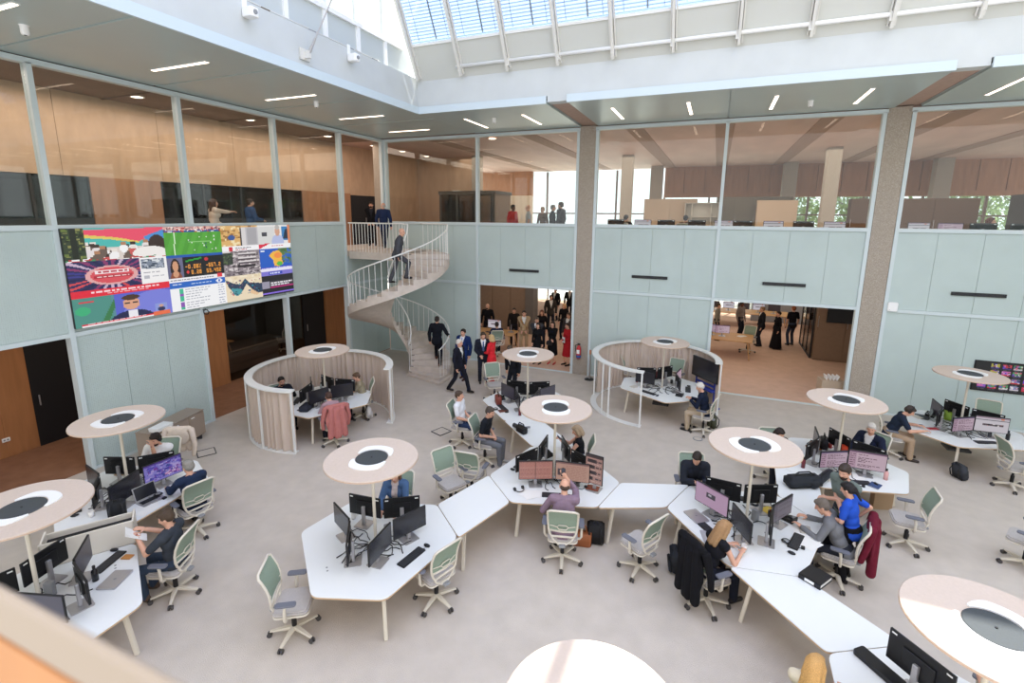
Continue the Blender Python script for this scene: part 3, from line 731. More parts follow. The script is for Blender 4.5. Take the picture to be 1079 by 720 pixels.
def cables(c, seed, label, z=.744):
    random.seed(seed); m = MB()
    for k in range(13):
        a = random.uniform(0, 2*PI); p = Vector((.1*math.cos(a), .1*math.sin(a), .008)); pts = [p.copy()]; b = a
        for i in range(7): b += random.uniform(-.9, .9); p = p + Vector((math.cos(b), math.sin(b), 0))*.07; p.z = .008 + random.uniform(0, .05) if i < 5 else .006; pts.append(p.copy())
        m.tube(pts, .0075, 5)
    o = solo('cable_tangle', m, BLACKP, label, 'cables', (c[0], c[1], z), 90, 'cable tangles on the tables'); o['kind'] = 'stuff'; return o
def papers(xy, h, label, n=3, z=.742):
    random.seed(int(xy[0]*100)); t = thing('paper_stack', label, 'paper', (xy[0], xy[1], z), h, 'papers on the desks')
    for i in range(n):
        m = MB(); q = Matrix.Rotation(random.uniform(-.5, .5), 3, 'Z'); m.box((random.uniform(-.06, .06), random.uniform(-.05, .05), .001+i*.0015), (.21, .297, .001), q); part('sheet', m, PAPER, t)
    return t
def notebook(xy, h, label, col, z=.742, sz=(.16, .22, .015)):
    t = thing('notebook', label, 'notebook', (xy[0], xy[1], z), h); m = MB(); m.bb(-sz[0]/2, sz[0]/2, -sz[1]/2, sz[1]/2, 0, .003); m.bb(-sz[0]/2, sz[0]/2, -sz[1]/2, sz[1]/2, sz[2]-.003, sz[2]); m.bb(-sz[0]/2-.002, -sz[0]/2+.002, -sz[1]/2, sz[1]/2, 0, sz[2]); part('cover', m, mat('cover_'+col, col, .6), t)
    m = MB(); m.bb(-sz[0]/2+.003, sz[0]/2-.004, -sz[1]/2+.004, sz[1]/2-.004, .003, sz[2]-.003); part('pages', m, PAPER, t); return t
def backpack(loc, h, label, col, tilt=0, s=1):
    t = thing('backpack', label, 'backpack', loc, h); cm = mat('bag_'+col, col, .75, bump=.3, bscale=30)
    m = MB(); m.prism(rounded([(-.15*s, -.09*s), (.15*s, -.09*s), (.15*s, .07*s), (-.15*s, .07*s)], .06*s, 4), 0, .40*s); o = part('main_body', m, cm, t, bevel=.04*s, seg=2, smooth=True)
    m = MB(); m.prism(rounded([(-.11*s, .06*s), (.11*s, .06*s), (.11*s, .12*s), (-.11*s, .12*s)], .03*s, 3), .03*s, .22*s); part('front_pocket', m, cm, t, bevel=.02*s, smooth=True)
    for q in (-1, 1):
        m = MB(); m.tube([(q*.08*s, -.09*s, .36*s), (q*.10*s, -.16*s, .28*s), (q*.10*s, -.15*s, .12*s), (q*.11*s, -.09*s, .04*s)], .014*s, 6); part('strap', m, BLACKP, t)
    m = MB(); m.tube([(-.04*s, -.06*s, .39*s), (-.03*s, -.06*s, .44*s), (.03*s, -.06*s, .44*s), (.04*s, -.06*s, .39*s)], .01*s, 6); part('grab_handle', m, BLACKP, t)
    if tilt: t.rotation_euler = (R(tilt), 0, R(h-90))
    return t
# ------------------------------------------------------------------ people
PEND = []                                       # meshes that still wait to be grown into one surface
SKIN = {'a': mat('skin_fair', 'd9a68c', .55), 'b': mat('skin_tan', 'bd8767', .55), 'c': mat('skin_deep', '6b4533', .55)}
EYE = mat('eye_dark', '2a211d', .3); LIPS = mat('lips', 'a8625a', .5)
def cloth(c): return mat('cloth_'+c, c, .9, noise=.07, scale=14, bump=.25, bscale=25, spec=.15)
def hairm(c): return mat('hair_'+c, c, .65, noise=.25, scale=60, stretch=(3, 3, .6), bump=.3, bscale=120)
def grow(name, mb, mats, parent, voxel, smooth, post=None, label=None):
    me = mb.mesh(name, mats); me.materials.clear()
    for mm in mats: me.materials.append(mm)
    o = put(name, me, parent)
    r = o.modifiers.new('grow', 'REMESH'); r.mode = 'VOXEL'; r.voxel_size = voxel; r.use_smooth_shade = True
    if smooth: sm = o.modifiers.new('smooth', 'SMOOTH'); sm.factor = .5; sm.iterations = smooth
    if label: o['label'] = label
    PEND.append((o, mats, post)); return o
def finish_people():
    bpy.context.view_layer.update(); dg = bpy.context.evaluated_depsgraph_get(); done = []
    for o, mats, post in PEND: done.append(bpy.data.meshes.new_from_object(o.evaluated_get(dg)))
    for (o, mats, post), me in zip(PEND, done):
        o.modifiers.clear(); o.data = me; me.materials.clear()
        for mm in mats: me.materials.append(mm)
        if post: post(me)
        me.polygons.foreach_set('use_smooth', [True]*len(me.polygons)); me.update()
def ik(a, b, l1, l2, pole):
    d = b-a; D = d.length
    if D > (l1+l2)*.995: b = a + d*((l1+l2)*.995/D); d = b-a; D = d.length
    x = (l1*l1-l2*l2+D*D)/(2*D); h = math.sqrt(max(0, l1*l1-x*x)); n = d.normalized(); p = pole - n*pole.dot(n)
    return a + n*x + p.normalized()*h, b
def person(label, xy, heading, pose='stand', z=0, h=1.76, sex='m', lean=0, look=(0, 0), hands=(None, None), top='suit', tc='20232e', sleeves='long', bottom='trousers', bc='20232e', shoes='1c1714', hair='short', hc='2b2018', skin='a', beard=False, tie=None, under='eceae6', far=False, glasses=False, headset=False, feet=None, group=None, holds=None):
    s = h/1.75; t = thing('person', label, 'person', (xy[0], xy[1], z), heading, group); V = lambda *a: Vector(a)*s
    vox = (.014 if far else .0085); seg = 8 if far else 10; fem = sex == 'f'
    sit = pose == 'sit'; hz = .565 if sit else .93
    if sit: s_ = s
    hip = Vector((0, -.04 if sit else 0, hz if sit else hz*s))
    T = Matrix.Translation(hip) @ Matrix.Rotation(R(-lean), 4, 'X') @ Matrix.Scale(s, 4)
    P = lambda x, y, zz: T @ Vector((x, y, zz))
    shw = .165 if fem else .19
    neck = P(0, 0, .53); hc_ = P(0, .025, .665)
    H = Matrix.Translation(hc_) @ Matrix.Rotation(R(-lean*.55), 4, 'X') @ Matrix.Rotation(R(look[0]), 4, 'Z') @ Matrix.Rotation(R(-look[1]), 4, 'X') @ Matrix.Scale(s, 4)
    # legs
    if feet is None:
        if sit: feet = ((-.13, .36, 0), (.13, .40, 0))
        elif pose == 'walk': feet = ((-.09, .30, 0), (.09, -.33, .06))
        elif pose == 'climb': feet = ((-.09, -.22, 0), (.10, .28, .17))
        else: feet = ((-.11, .0, 0), (.11, .03, 0))
    legs = []
    for i, sx in enumerate((-1, 1)):
        hp = hip + V(sx*.09, 0, -.02); an = Vector((feet[i][0]*s, feet[i][1]*s, feet[i][2] + .085*s)); kn, an = ik(hp, an, .43*s, .42*s, Vector((sx*.12, 1, .35))); legs.append((hp, kn, an))
    arms = []
    for i, sx in enumerate((-1, 1)):
        sh = P(sx*shw, 0, .475); w = hands[i]
        if w is None: w = P(sx*(shw+.07), .06, -.06) if not sit else Vector((sx*.17*s, .30*s, hz+.22))
        elif w == 'lap': w = hip + V(sx*.07, .22, .10)
        elif w == 'desk': w = Vector((sx*.18, .42, .79))
        else: w = Vector(w)
        el, w = ik(sh, w, .29*s, .265*s, Vector((sx*.6, -.6, -.75))); arms.append((sh, el, w))
    def torso(mb, e):
        K = lambda c, r: mb.ell(T @ Matrix.Translation(c), [q+e/s for q in r], 14)
        if fem:
            K((0, -.01, .0), (.165, .12, .13)); K((0, 0, .17), (.125, .095, .14)); K((0, 0, .34), (.15, .10, .16)); K((-.07, .075, .335), (.065, .055, .06)); K((.07, .075, .335), (.065, .055, .06))
        else:
            K((0, -.01, .0), (.16, .115, .13)); K((0, .005, .16), (.15, .11, .15)); K((0, 0, .34), (.172, .115, .175))
        mb.cap(P(-shw+.02, 0, .465), P(shw-.02, 0, .465), (.062 if fem else .072)*s+e, (.062 if fem else .072)*s+e, seg)
        mb.cap(P(-.07, -.005, .50), P(.07, -.005, .50), .05*s+e, .05*s+e, seg)
    def arm(mb, i, e, to='wrist'):
        sh, el, w = arms[i]; k = .85 if fem else 1
        mb.cap(sh, el if to != 'short' else sh.lerp(el, .72), (.052*k)*s+e, (.043*k)*s+e, seg)
        if to in ('wrist', 'long'): mb.cap(el, el.lerp(w, 1 if to == 'wrist' else .95), (.042*k)*s+e, (.03*k)*s+e, seg)
    def leg(mb, i, e, e2=None):
        a, b, c = legs[i]; mb.cap(a, b, .078*s+e, .055*s+e, seg); mb.cap(b, c, .055*s+e, .04*s+(e if e2 is None else e2), seg)
    # body
    mb = MB(); torso(mb, -.008)
    for i, sx in enumerate((-1, 1)):
        arm(mb, i, 0); leg(mb, i, -.008); sh, el, w = arms[i]; d = (w-el).normalized()
        out = Vector((sx, 0, 0)); nrm = d.cross(out); nrm = nrm.normalized() if nrm.length > .05 else Vector((0, 0, 1)); side = nrm.cross(d).normalized()
        pm = w + d*.05*s; q = Matrix((side, nrm, d)).transposed().to_4x4(); q.translation = pm; mb.ell(q, (.040*s, .017*s, .055*s), 10)
        curl = -nrm if nrm.z > 0 else nrm
        if abs(d.z) > .8: curl = Vector((-sx, .2, 0)).normalized()
        fr = .0105 if far else .0092
        for j, (off, ln) in enumerate(((-.03, .066), (-.010, .076), (.010, .072), (.029, .058))):
            b0 = w + d*.09*s + side*off*s; b1 = b0 + (d*.85 + curl*.35).normalized()*ln*.55*s; b2 = b1 + (d*.5 + curl*.8).normalized()*ln*.5*s
            mb.cap(b0, b1, fr*s, fr*.95*s, 6); mb.cap(b1, b2, fr*.95*s, fr*.8*s, 6)
        inn = side if side.dot(Vector((-sx, .6, .3))) > 0 else -side
        b0 = w + d*.03*s + inn*.03*s; b1 = b0 + (d*.6 + inn*.7 + curl*.2).normalized()*.04*s; mb.cap(b0, b1, .012*s, .0105*s, 6); mb.cap(b1, b1 + (d*.85 + inn*.2 + curl*.3).normalized()*.032*s, .0105*s, .009*s, 6)
        a_ = legs[i][2]; mb.cap(a_ + V(0, -.03, -.045), a_ + V(0, .13, -.055), .036*s, .03*s, seg)
    mb.cap(P(0, -.005, .50), P(0, .015, .60), .056*s, .052*s, seg)
    E_ = lambda c, r, n=14: mb.ell(H @ Matrix.Translation(c), r, n)
    E_((0, -.012, .035), (.074, .092, .085)); E_((0, .022, -.03), (.06, .068, .085)); E_((0, .05, -.085), (.036, .03, .028)); E_((0, .07, .035), (.05, .02, .018))
    mb.cap(H @ Vector((0, .088, .02)), H @ Vector((0, .106, -.018)), .011*s, .016*s, 8)
    for sx in (-1, 1): E_((sx*.076, -.005, -.005), (.011, .022, .034), 8); E_((sx*.034, .055, -.02), (.026, .03, .025), 8)
    E_((0, .083, -.052), (.024, .012, .009), 8)
    Hi = H.inverted(); dark = [0, 1, 2]
    def face(me):
        for p in me.polygons:
            c = Hi @ p.center
            if c.y > .05 and abs(c.z) < .12:
                if min((c-Vector((q*.033, .085, .018))).length for q in (-1, 1)) < .0145: p.material_index = 1
                elif c.y > .075 and abs(c.x) < .026 and abs(c.z+.052) < .0085: p.material_index = 2
    grow('body', mb, [SKIN[skin], EYE, LIPS], t, vox, 2, face)
    # trousers, skirt, shoes
    vc = vox*1.35
    if bottom in ('trousers', 'shorts'):
        mb = MB(); mb.ell(T @ Matrix.Translation((0, -.01, .0)), [q+.014/s for q in (.165, .12, .125)], 14)
        for i in (0, 1): leg(mb, i, .014, .022)
        grow('trousers', mb, [cloth(bc)], t, vc, 4)
    if bottom in ('skirt', 'dress', 'robe'):
        mb = MB(); hem = {'skirt': .42, 'dress': .36, 'robe': .05}[bottom]
        if sit:
            for i in (0, 1): mb.cap(legs[i][0], legs[i][1], .10*s, .085*s, seg)
            mb.cap(hip + V(0, .05, 0), (legs[0][1]+legs[1][1])/2, .11*s, .09*s, seg); mb.ell(T @ Matrix.Translation((0, -.01, .0)), (.185, .135, .14), 14)
        else:
            a = (.185, .135); b = (.19, .17) if bottom != 'robe' else (.25, .22); n = 20; vs = []; zz = [hip.z+.12*s, hip.z-.05*s, (hip.z+hem)/2, hem]
            for r_, z_ in ((.80, zz[0]), (1.0, zz[1]), (1.06, zz[2]), (1.15, zz[3])):
                for j in range(n): an = 2*PI*j/n; f_ = (zz[0]-z_)/(zz[0]-hem); wv = 1+.05*f_*math.cos(an*5); vs.append((math.cos(an)*(a[0]*(1-f_)+b[0]*f_)*r_*s*wv, math.sin(an)*(a[1]*(1-f_)+b[1]*f_)*r_*s*wv, z_))
            fs = [tuple(range(n-1, -1, -1))[::-1], tuple(range(3*n, 4*n))[::-1]]
            for k in range(3): fs += [(k*n+j, (k+1)*n+j, (k+1)*n+(j+1) % n, k*n+(j+1) % n) for j in range(n)]
            mb.add(vs, fs)
        grow('skirt', mb, [cloth(bc)], t, vc, 3)
    for i in (0, 1):
        a_ = legs[i][2]; mb = MB(); mb.cap(a_ + V(0, -.04, -.04), a_ + V(0, .15, -.052), .042*s, .035*s, seg); mb.cap(a_ + V(0, -.03, -.02), a_ + V(0, -.02, .01), .042*s, .044*s, seg); fl = feet[i][2]
        def flat(me, fl=fl):
            for v in me.vertices:
                if v.co.z < fl+.004: v.co.z = fl+.004
        grow('shoe', mb, [mat('shoe_'+shoes, shoes, .45)], t, vc, 2, flat)
    # tops
    Ti = T.inverted()
    if top == 'suit' or top == 'open_jacket':
        mb = MB(); torso(mb, .010); grow('shirt', mb, [cloth(under)], t, vc, 2)
        mb = MB(); torso(mb, .024); mb.ell(T @ Matrix.Translation((0, -.01, -.06)), [q+.03/s for q in (.165, .12, .15)], 14)
        for i in (0, 1): arm(mb, i, .022, 'long')
        wd = .42 if top == 'suit' else .30
        def vee(me):
            b = bmesh.new(); b.from_mesh(me); kill = []
            for f in b.faces:
                c = Ti @ f.calc_center_median()
                if c.y > .02 and c.z > .18 and abs(c.x) < (c.z-.18)*wd*.62 and abs(c.x) < .085: kill.append(f)
                elif top == 'open_jacket' and c.y > .04 and abs(c.x) < .05: kill.append(f)
            bmesh.ops.delete(b, geom=kill, context='FACES'); b.to_mesh(me); b.free()
        grow('jacket', mb, [cloth(tc)], t, vc, 4, vee)
        if tie:
            mb = MB(); pts = [P(0, .085, .50), P(0, .135, .42), P(0, .145, .33), P(0, .14, .2)]
            for a, b, w0, w1 in zip(pts, pts[1:], (.018, .022, .028), (.022, .028, .032)):
                d = T.to_3x3() @ Vector((1, 0, 0)); d.normalize(); u = T.to_3x3() @ Vector((0, 1, 0)); u.normalize(); e = .006
                mb.add([a-d*w0-u*e, a+d*w0-u*e, b+d*w1-u*e, b-d*w1-u*e, a-d*w0+u*e, a+d*w0+u*e, b+d*w1+u*e, b-d*w1+u*e], [(0, 1, 2, 3), (7, 6, 5, 4), (0, 4, 5, 1), (2, 6, 7, 3), (1, 5, 6, 2), (0, 3, 7, 4)])
            part('tie', mb, cloth(tie), t)
    else:
        mb = MB(); torso(mb, .012)
        if top in ('tshirt', 'shirt', 'sweater'): mb.ell(T @ Matrix.Translation((0, -.01, -.03)), [q+.018/s for q in (.165, .12, .13)], 14)
        if sleeves == 'long':
            for i in (0, 1): arm(mb, i, .013, 'long')
        elif sleeves == 'short':
            for i in (0, 1): arm(mb, i, .018, 'short')
        def neckline(me):
            b = bmesh.new(); b.from_mesh(me)
            bmesh.ops.delete(b, geom=[f for f in b.faces if ((Ti @ f.calc_center_median()).z > .545 and abs((Ti @ f.calc_center_median()).x) < .085) or (top == 'sleeveless' and (Ti @ f.calc_center_median()).z > .475 and (Ti @ f.calc_center_median()).y > .02 and abs((Ti @ f.calc_center_median()).x) < .08)], context='FACES'); b.to_mesh(me); b.free()
        grow({'tshirt': 't_shirt', 'sweater': 'sweater', 'sleeveless': 'sleeveless_top', 'dress': 'dress_top', 'robe': 'robe_top'}.get(top, 'shirt'), mb, [tc if not isinstance(tc, str) else cloth(tc)], t, vc, 4, neckline)
    # hair
    if hair:
        mb = MB(); G = lambda c, r, n=14: mb.ell(H @ Matrix.Translation(c), r, n)
        if hair == 'fringe':
            G((0, -.055, .0), (.080, .055, .055))
        elif hair == 'balding':
            G((0, -.045, .015), (.081, .066, .066)); 
        else:
            G((0, -.016, .066), (.081, .096, .068)); G((0, -.045, .015), (.082, .070, .080)); G((0, .055, .088), (.058, .034, .030))
            for sx in (-1, 1): G((sx*.07, .0, .03), (.016, .045, .035), 8)
        if hair in ('long', 'bob'):
            L = -.10 if hair == 'bob' else -.26
            for sx in (-1, 1):
                mb.cap(H @ Vector((sx*.066, -.005, .04)), H @ Vector((sx*.082, -.015, L*.75)), .034*s, .036*s, 10); mb.cap(H @ Vector((sx*.04, -.065, .03)), H @ Vector((sx*.06, -.085, L)), .045*s, .036*s, 10)
            mb.cap(H @ Vector((0, -.07, .03)), H @ Vector((0, -.095, L)), .06*s, .045*s, 10)
        if hair == 'bun': G((0, -.11, .03), (.04, .04, .04), 10)
        if hair == 'ponytail': mb.cap(H @ Vector((0, -.11, .03)), H @ Vector((0, -.15, -.16)), .034*s, .02*s, 10); G((0, -.10, .035), (.03, .03, .03), 8)
        grow('hair', mb, [hairm(hc)], t, vc, 2)
    if beard:
        mb = MB(); mb.ell(H @ Matrix.Translation((0, .042, -.078)), (.056, .058, .042), 12); mb.ell(H @ Matrix.Translation((0, .082, -.036)), (.03, .018, .008), 8)
        grow('beard', mb, [hairm(beard if isinstance(beard, str) else hc)], t, vc, 1)
    if headset:
        mb = MB(); mb.tube([H @ Vector((.086*math.cos(a), -.01, .05+.088*math.sin(a))) for a in [PI*k/10 for k in range(-1, 12)]], .009*s, 6)
        for sx in (-1, 1): mb.cyl(H @ Vector((sx*.072, -.005, 0)), H @ Vector((sx*.102, -.005, 0)), .034*s, n=12)
        part('headphones', mb, BLACKP, t)
    if glasses:
        mb = MB()
        for sx in (-1, 1):
            mb.tube([H @ Vector((sx*.034+.024*math.cos(a), .108, .016+.02*math.sin(a))) for a in [2*PI*k/10 for k in range(10)]], .003*s, 5, closed=True); mb.tube([H @ Vector((sx*.058, .105, .02)), H @ Vector((sx*.08, 0, .015))], .003*s, 5)
        mb.tube([H @ Vector((-.01, .11, .018)), H @ Vector((.01, .11, .018))], .003*s, 5); part('glasses', mb, BLACKP, t)
    M = Matrix.Translation((xy[0], xy[1], z)) @ Matrix.Rotation(R(heading-90), 4, 'Z')
    return t, M, arms, H
# ------------------------------------------------------------------ the spiral stair
def stair():
    cx, cy, ri, ro = -9.78, 13.75, .30, 1.70; N = 25; a0, st = -10, 16.5; rise = 4.2/N
    t = thing('spiral_stair', 'concrete spiral stair with white rod railings rising to the gallery corner', 'staircase', (cx, cy, 0), 90)
    def pt(r, a, z): return Vector((r*math.cos(R(a)), r*math.sin(R(a)), z))
    m = MB(); S = 3
    for k in range(N-1):
        z = (k+1)*rise; a = a0+k*st; top = []
        for j in range(S+1):
            an = a + st*j/S; zb = max(-.01, z - .34 + rise*(j/S)); zi = max(-.02, zb)
            top.append((pt(ri, an, z), pt(ro, an, z), pt(ro, an, zb), pt(ri, an, zi)))
        vs = [v for q in top for v in q]; fs = [(0, 3, 2, 1), (4*S, 4*S+1, 4*S+2, 4*S+3)]
        for j in range(S): o = 4*j; fs += [(o, o+1, o+5, o+4), (o+1, o+2, o+6, o+5), (o+2, o+3, o+7, o+6), (o+3, o, o+4, o+7)]
        m.add(vs, fs)
    part('stepped_flight', m, CONC, t)
    m = MB()
    for k in range(N):
        a = a0+k*st+1.0; z = k*rise+rise*.86; m.add([pt(ri+.02, a-1.2, z), pt(ro-.03, a-1.2+.6, z), pt(ro-.03, a-1.2+.6, z+.022), pt(ri+.02, a-1.2, z+.022)], [(0, 1, 2, 3)])
    part('nosing_strips', m, mat('dark_nosing', '4c4844', .8), t)
    m = MB(); pl = [(p.x, p.y) for p in (pt(ri-.1, a0-6, 0), pt(ro+.1, a0-6, 0), pt(ro+.12, a0+8, 0), pt(ro+.1, a0+26, 0), pt(ri-.1, a0+26, 0))]; m.prism(pl, 0.002, .07); part('plinth', m, CONC, t)
    # landing: a sector of the ring plus the slab to the corner
    ae = a0+(N-1)*st; m = MB()
    sect = [pt(ri, ae+(95-ae+360)*i/6, 0) for i in range(7)][::-1] + [pt(ro, ae+(95-ae+360)*i/6, 0) for i in range(7)]
    m.prism([(p.x, p.y) for p in sect], 3.98, 4.2)
    x0, x1, y0, y1 = XL+.13-cx, .1, 13.92-cy, YB-.02-cy
    m.bb(x0, x1, y0, y1, 3.95, 4.2); part('landing', m, CONC, t)
    # railings
    def rail(r, b0, b1, zoff, name):
        pts = []; n = int((b1-b0)/6)
        for i in range(n+1): a = b0+(b1-b0)*i/n; z = min(4.2, (a-a0)/st*rise + rise*.6); pts.append(pt(r, a, z+zoff))
        mm = MB(); mm.tube(pts, .022, 8); return part(name, mm, WHITEM, t, smooth=True)
    rail(ro-.05, a0+2, 455, .98, 'handrail'); rail(ri+.04, a0+2, 455, .98, 'handrail'); None
    for (r, b0, b1, n) in ((ro-.05, a0+4, 452, 64), (ri+.04, a0+4, 440, 16)):
        for i in range(n+1):
            a = b0+(b1-b0)*i/n; k = int((a-a0)/st); zt = min(4.2, (a-a0)/st*rise+rise*.6)+.97; zb = min(4.2, (k+1)*rise)
            mm = MB(); mm.box(((r*math.cos(R(a))), r*math.sin(R(a)), (zt+zb)/2), (.014, .014, zt-zb), Matrix.Rotation(R(a), 3, 'Z')); part('baluster', mm, WHITEM, t)
    mm = MB(); mm.tube([(x0, y0+.03, 5.2), (.12, y0+.03, 5.2)], .022, 8); part('landing_handrail', mm, WHITEM, t)
    for i in range(18):
        x = x0+.06+(x1-x0-.1)*i/17; mm = MB(); mm.bb(x-.008, x+.008, y0+.022, y0+.038, 4.2, 5.2); part('baluster', mm, WHITEM, t)
stair()
# ------------------------------------------------------------------ curtain booths
def booth(c, r, a0, a1, ca0, ca1, posts, label):
    t = thing('curtain_booth', label, 'curtain booth', (c[0], c[1], 0), 90); zt = 1.49
    m = MB(); m.lathe([(r-.19, zt), (r, zt), (r, zt+.035), (r-.19, zt+.035), (r-.19, zt)], n=64, a0=a0, a1=a1)
    for a in (a0, a1): m.add([(q*math.cos(R(a)), q*math.sin(R(a)), z) for q, z in ((r-.19, zt), (r, zt), (r, zt+.035), (r-.19, zt+.035))], [(0, 1, 2, 3)])
    part('top_ring', m, WHITEM, t)
    m = MB(); m.lathe([(r-.17, 0.002), (r, 0.002), (r, .02), (r-.17, .02), (r-.17, .002)], n=64, a0=a0, a1=a1)
    for a in (a0, a1): m.add([(q*math.cos(R(a)), q*math.sin(R(a)), z) for q, z in ((r-.17, .002), (r, .002), (r, .02), (r-.17, .02))], [(0, 1, 2, 3)])
    part('floor_ring', m, WHITEM, t)
    for a in posts:
        m = MB(); x, y = (r-.03)*math.cos(R(a)), (r-.03)*math.sin(R(a)); m.bb(x-.02, x+.02, y-.02, y+.02, .02, zt); part('post', m, WHITEM, t)
    n = int((ca1-ca0)*2.2); vs = []; random.seed(3)
    ph = 0; zz = [.03, .5, 1.0, 1.485]
    for i in range(n+1):
        a = ca0+(ca1-ca0)*i/n; ph += .52+.22*math.sin(i*.13)
        for k, z in enumerate(zz):
            rr = r-.10 + (.034+.012*(3-k)/3)*math.sin(ph) + .008*math.sin(i*.31+k); vs.append((rr*math.cos(R(a)), rr*math.sin(R(a)), z))
    L = len(zz); N_ = len(vs); vs += [(x*(1-.006/r), y*(1-.006/r), z) for x, y, z in vs]; fs = []
    for i in range(n):
        for j in range(L-1): a = i*L+j; fs.append((a, a+L, a+L+1, a+1)); fs.append((N_+a, N_+a+1, N_+a+L+1, N_+a+L))
    m = MB(); m.add(vs, fs); part('curtain', m, CURT, t, smooth=True)
booth((-9.31, 9.55), 1.82, 20, 292, 24, 291, (21, 45, 90, 120, 165, 200, 232, 262, 291), 'round beige curtain booth with white rings beside the meeting room')
booth((-1.36, 14.36), 1.82, -4, 267, 2, 172, (-3, 60, 110, 150, 168, 176, 226, 235, 266), 'half open curtain booth with white posts at the back wall')
# ------------------------------------------------------------------ workstation tables, links, canopies
CL = {'A0': ((-7.3, 2.64), 62), 'A': ((-9.08, 4.66), 6), 'C': ((-4.31, 5.25), -10), 'D': ((-2.45, 8.1), -73), 'B': ((-4.15, 11.2), -13), 'K1': ((-9.09, 9.38), -29), 'K2': ((-1.08, 13.9), 3), 'E': ((.80, 7.9), -20), 'F': ((2.56, 10.7), -76), 'G': ((5.55, 13.74), -73), 'H': ((2.47, 4.9), 59)}
TN = {'A0': 'nearest the wooden railing', 'A': 'beside the low beige cabinet', 'C': 'with two empty chairs at its front', 'D': 'of the man in the purple shirt', 'B': 'beyond the two seated men near stair', 'K1': 'inside the round curtain booth', 'K2': 'inside the half open booth', 'E': 'of the long-haired woman', 'F': 'of the white-haired man in navy suit', 'G': 'under the small wall screen', 'H': 'at the sunlit lower right corner'}
for k, (c, n) in CL.items():
    hex_table(c, n, 'white three-sided table ' + TN[k]); disc(c, {'A0': 10, 'A': 12, 'C': 15, 'D': 20, 'E': -60, 'F': -30, 'G': -40, 'H': -45, 'K1': 10, 'K2': -25, 'B': 10}[k]+90, 'round beige canopy over the table ' + TN[k])
disc((-.53, 2.82), 80, 'sunlit round canopy cut by the bottom edge of the photo')
hex_table((-.53, 2.82), 30, 'white table under the sunlit canopy at the bottom edge')
link(*CL['A0'], 0, *CL['A'], 2, 'white linking desk carrying the open storage box')
link(*CL['C'], 0, *CL['D'], 2, 'empty white linking desk in front of two green chairs')
link(*CL['D'], 0, *CL['E'], 1, 'white linking desk behind the empty chair, left of the long-haired woman')
link(*CL['E'], 0, *CL['F'], 2, 'white linking desk carrying the black camera bag')
link(*CL['E'], 2, *CL['H'], 0, 'long white linking desk with a black binder at its end')
link(*CL['D'], 1, *CL['B'], 2, 'white linking desk beside the man in the black polo shirt')
# monitors: pair per seat (normal index, what the pair faces, kinds)
def seat_n(k, i): return CL[k][1]+120*i
def pair(k, i, who, kinds, dist=.36, sep=.30, fan=14, opts=({}, {})):
    dist = max(dist, .42); sep = .325 if opts[0] else .29
    c, _ = CL[k]; n = seat_n(k, i); v = fwd(n); rt = Vector((-v.y, v.x, 0))      # right hand of the person facing the screens
    for s, kd, op in zip((-1, 1), kinds, opts):
        if kd is None: continue
        p = Vector((c[0], c[1], 0)) + v*dist + rt*s*sep
        what = {'off': 'switched-off black monitor', 'idle': 'idle grey monitor', 'list': 'pink list monitor', 'list2': 'mauve list monitor', 'cols': 'monitor with salmon columns', 'table': 'monitor with a salmon table', 'map': 'monitor with a violet picture', 'plain': 'pink monitor with one dark window', 'white': 'pale web page monitor', 'grey': 'monitor with a grey page', 'feed': 'upright monitor with a feed'}[kd]
        monitor(kd, (p.x, p.y), n - s*fan, '%s, %s of the two facing %s' % (what, 'left' if s < 0 else 'right', who), **op)
WIDE = dict(w=.61, h=.36)
pair('A0', 0, 'the man reading papers at the railing table', ('off', 'idle'), .42, .36)
pair('A0', 2, 'the railing corner', ('off', 'idle'), .40, .36, opts=(WIDE, WIDE))
pair('A0', 1, 'the loggia at the railing table', ('off', 'off'))
pair('A', 0, 'the grey-haired man by the cabinet', ('off', 'map'), .30, .33, opts=(WIDE, WIDE))
pair('A', 1, 'the man in the white T-shirt', ('off', 'off'), .28, .30)
pair('A', 2, 'the loggia beside the black backpack', ('off', 'list2'), .30, .30)
pair('C', 0, 'the empty chair right of the front table', ('off', 'off'), .36, .33)
pair('C', 2, 'the empty chair left of the front table', ('off', 'off'), .34, .28)
pair('C', 1, 'the woman in the denim jacket', ('off', 'off'), .34, .30)
pair('D', 0, 'the man in the purple shirt', ('cols', 'table'), .30, .33, 8, (WIDE, WIDE))
pair('D', 1, 'the woman in the black top', ('off', 'off'), .34, .24)
pair('D', 2, 'the empty pair of green chairs', ('off', 'off'), .36, .30)
pair('B', 2, 'the man in the white shirt', ('idle', 'off'), .34, .30)
pair('B', 1, 'the woman in the red dress', ('off', 'off'), .36, .30)
pair('B', 0, 'the half open booth from afar', ('off', 'idle'), .34, .28)
pair('K1', 0, 'the pink jacket chair', ('off', 'off'), .28, .31)
pair('K1', 1, 'the person in patterned shirt', ('off', 'off'), .30, .28)
pair('K1', 2, 'the man with glasses in the booth', ('off', 'off'), .38, .26)
pair('K2', 2, 'the open side of the half open booth', ('off', None), .30, .1)
pair('K2', 0, 'the man in the navy sweater', ('idle', 'list'), .26, .28)
pair('K2', 1, 'the curtain of the half open booth', ('off', 'off'), .30, .28)
pair('E', 2, 'the long-haired woman', ('plain', 'off'), .34, .32, opts=(WIDE, {}))
pair('E', 1, 'the man looking at his phone', ('off', 'off'), .36, .30)
pair('E', 0, 'the man in the grey shirt', ('idle', 'grey'), .30, .32)
pair('F', 0, 'the empty chair beside the paper bag', ('list2', 'list'), .34, .33, opts=({}, WIDE))
pair('F', 1, 'the white-haired man', ('off', 'off'), .36, .30)
pair('F', 2, 'the dark-haired woman under the canopy', ('off', 'off'), .34, .28)
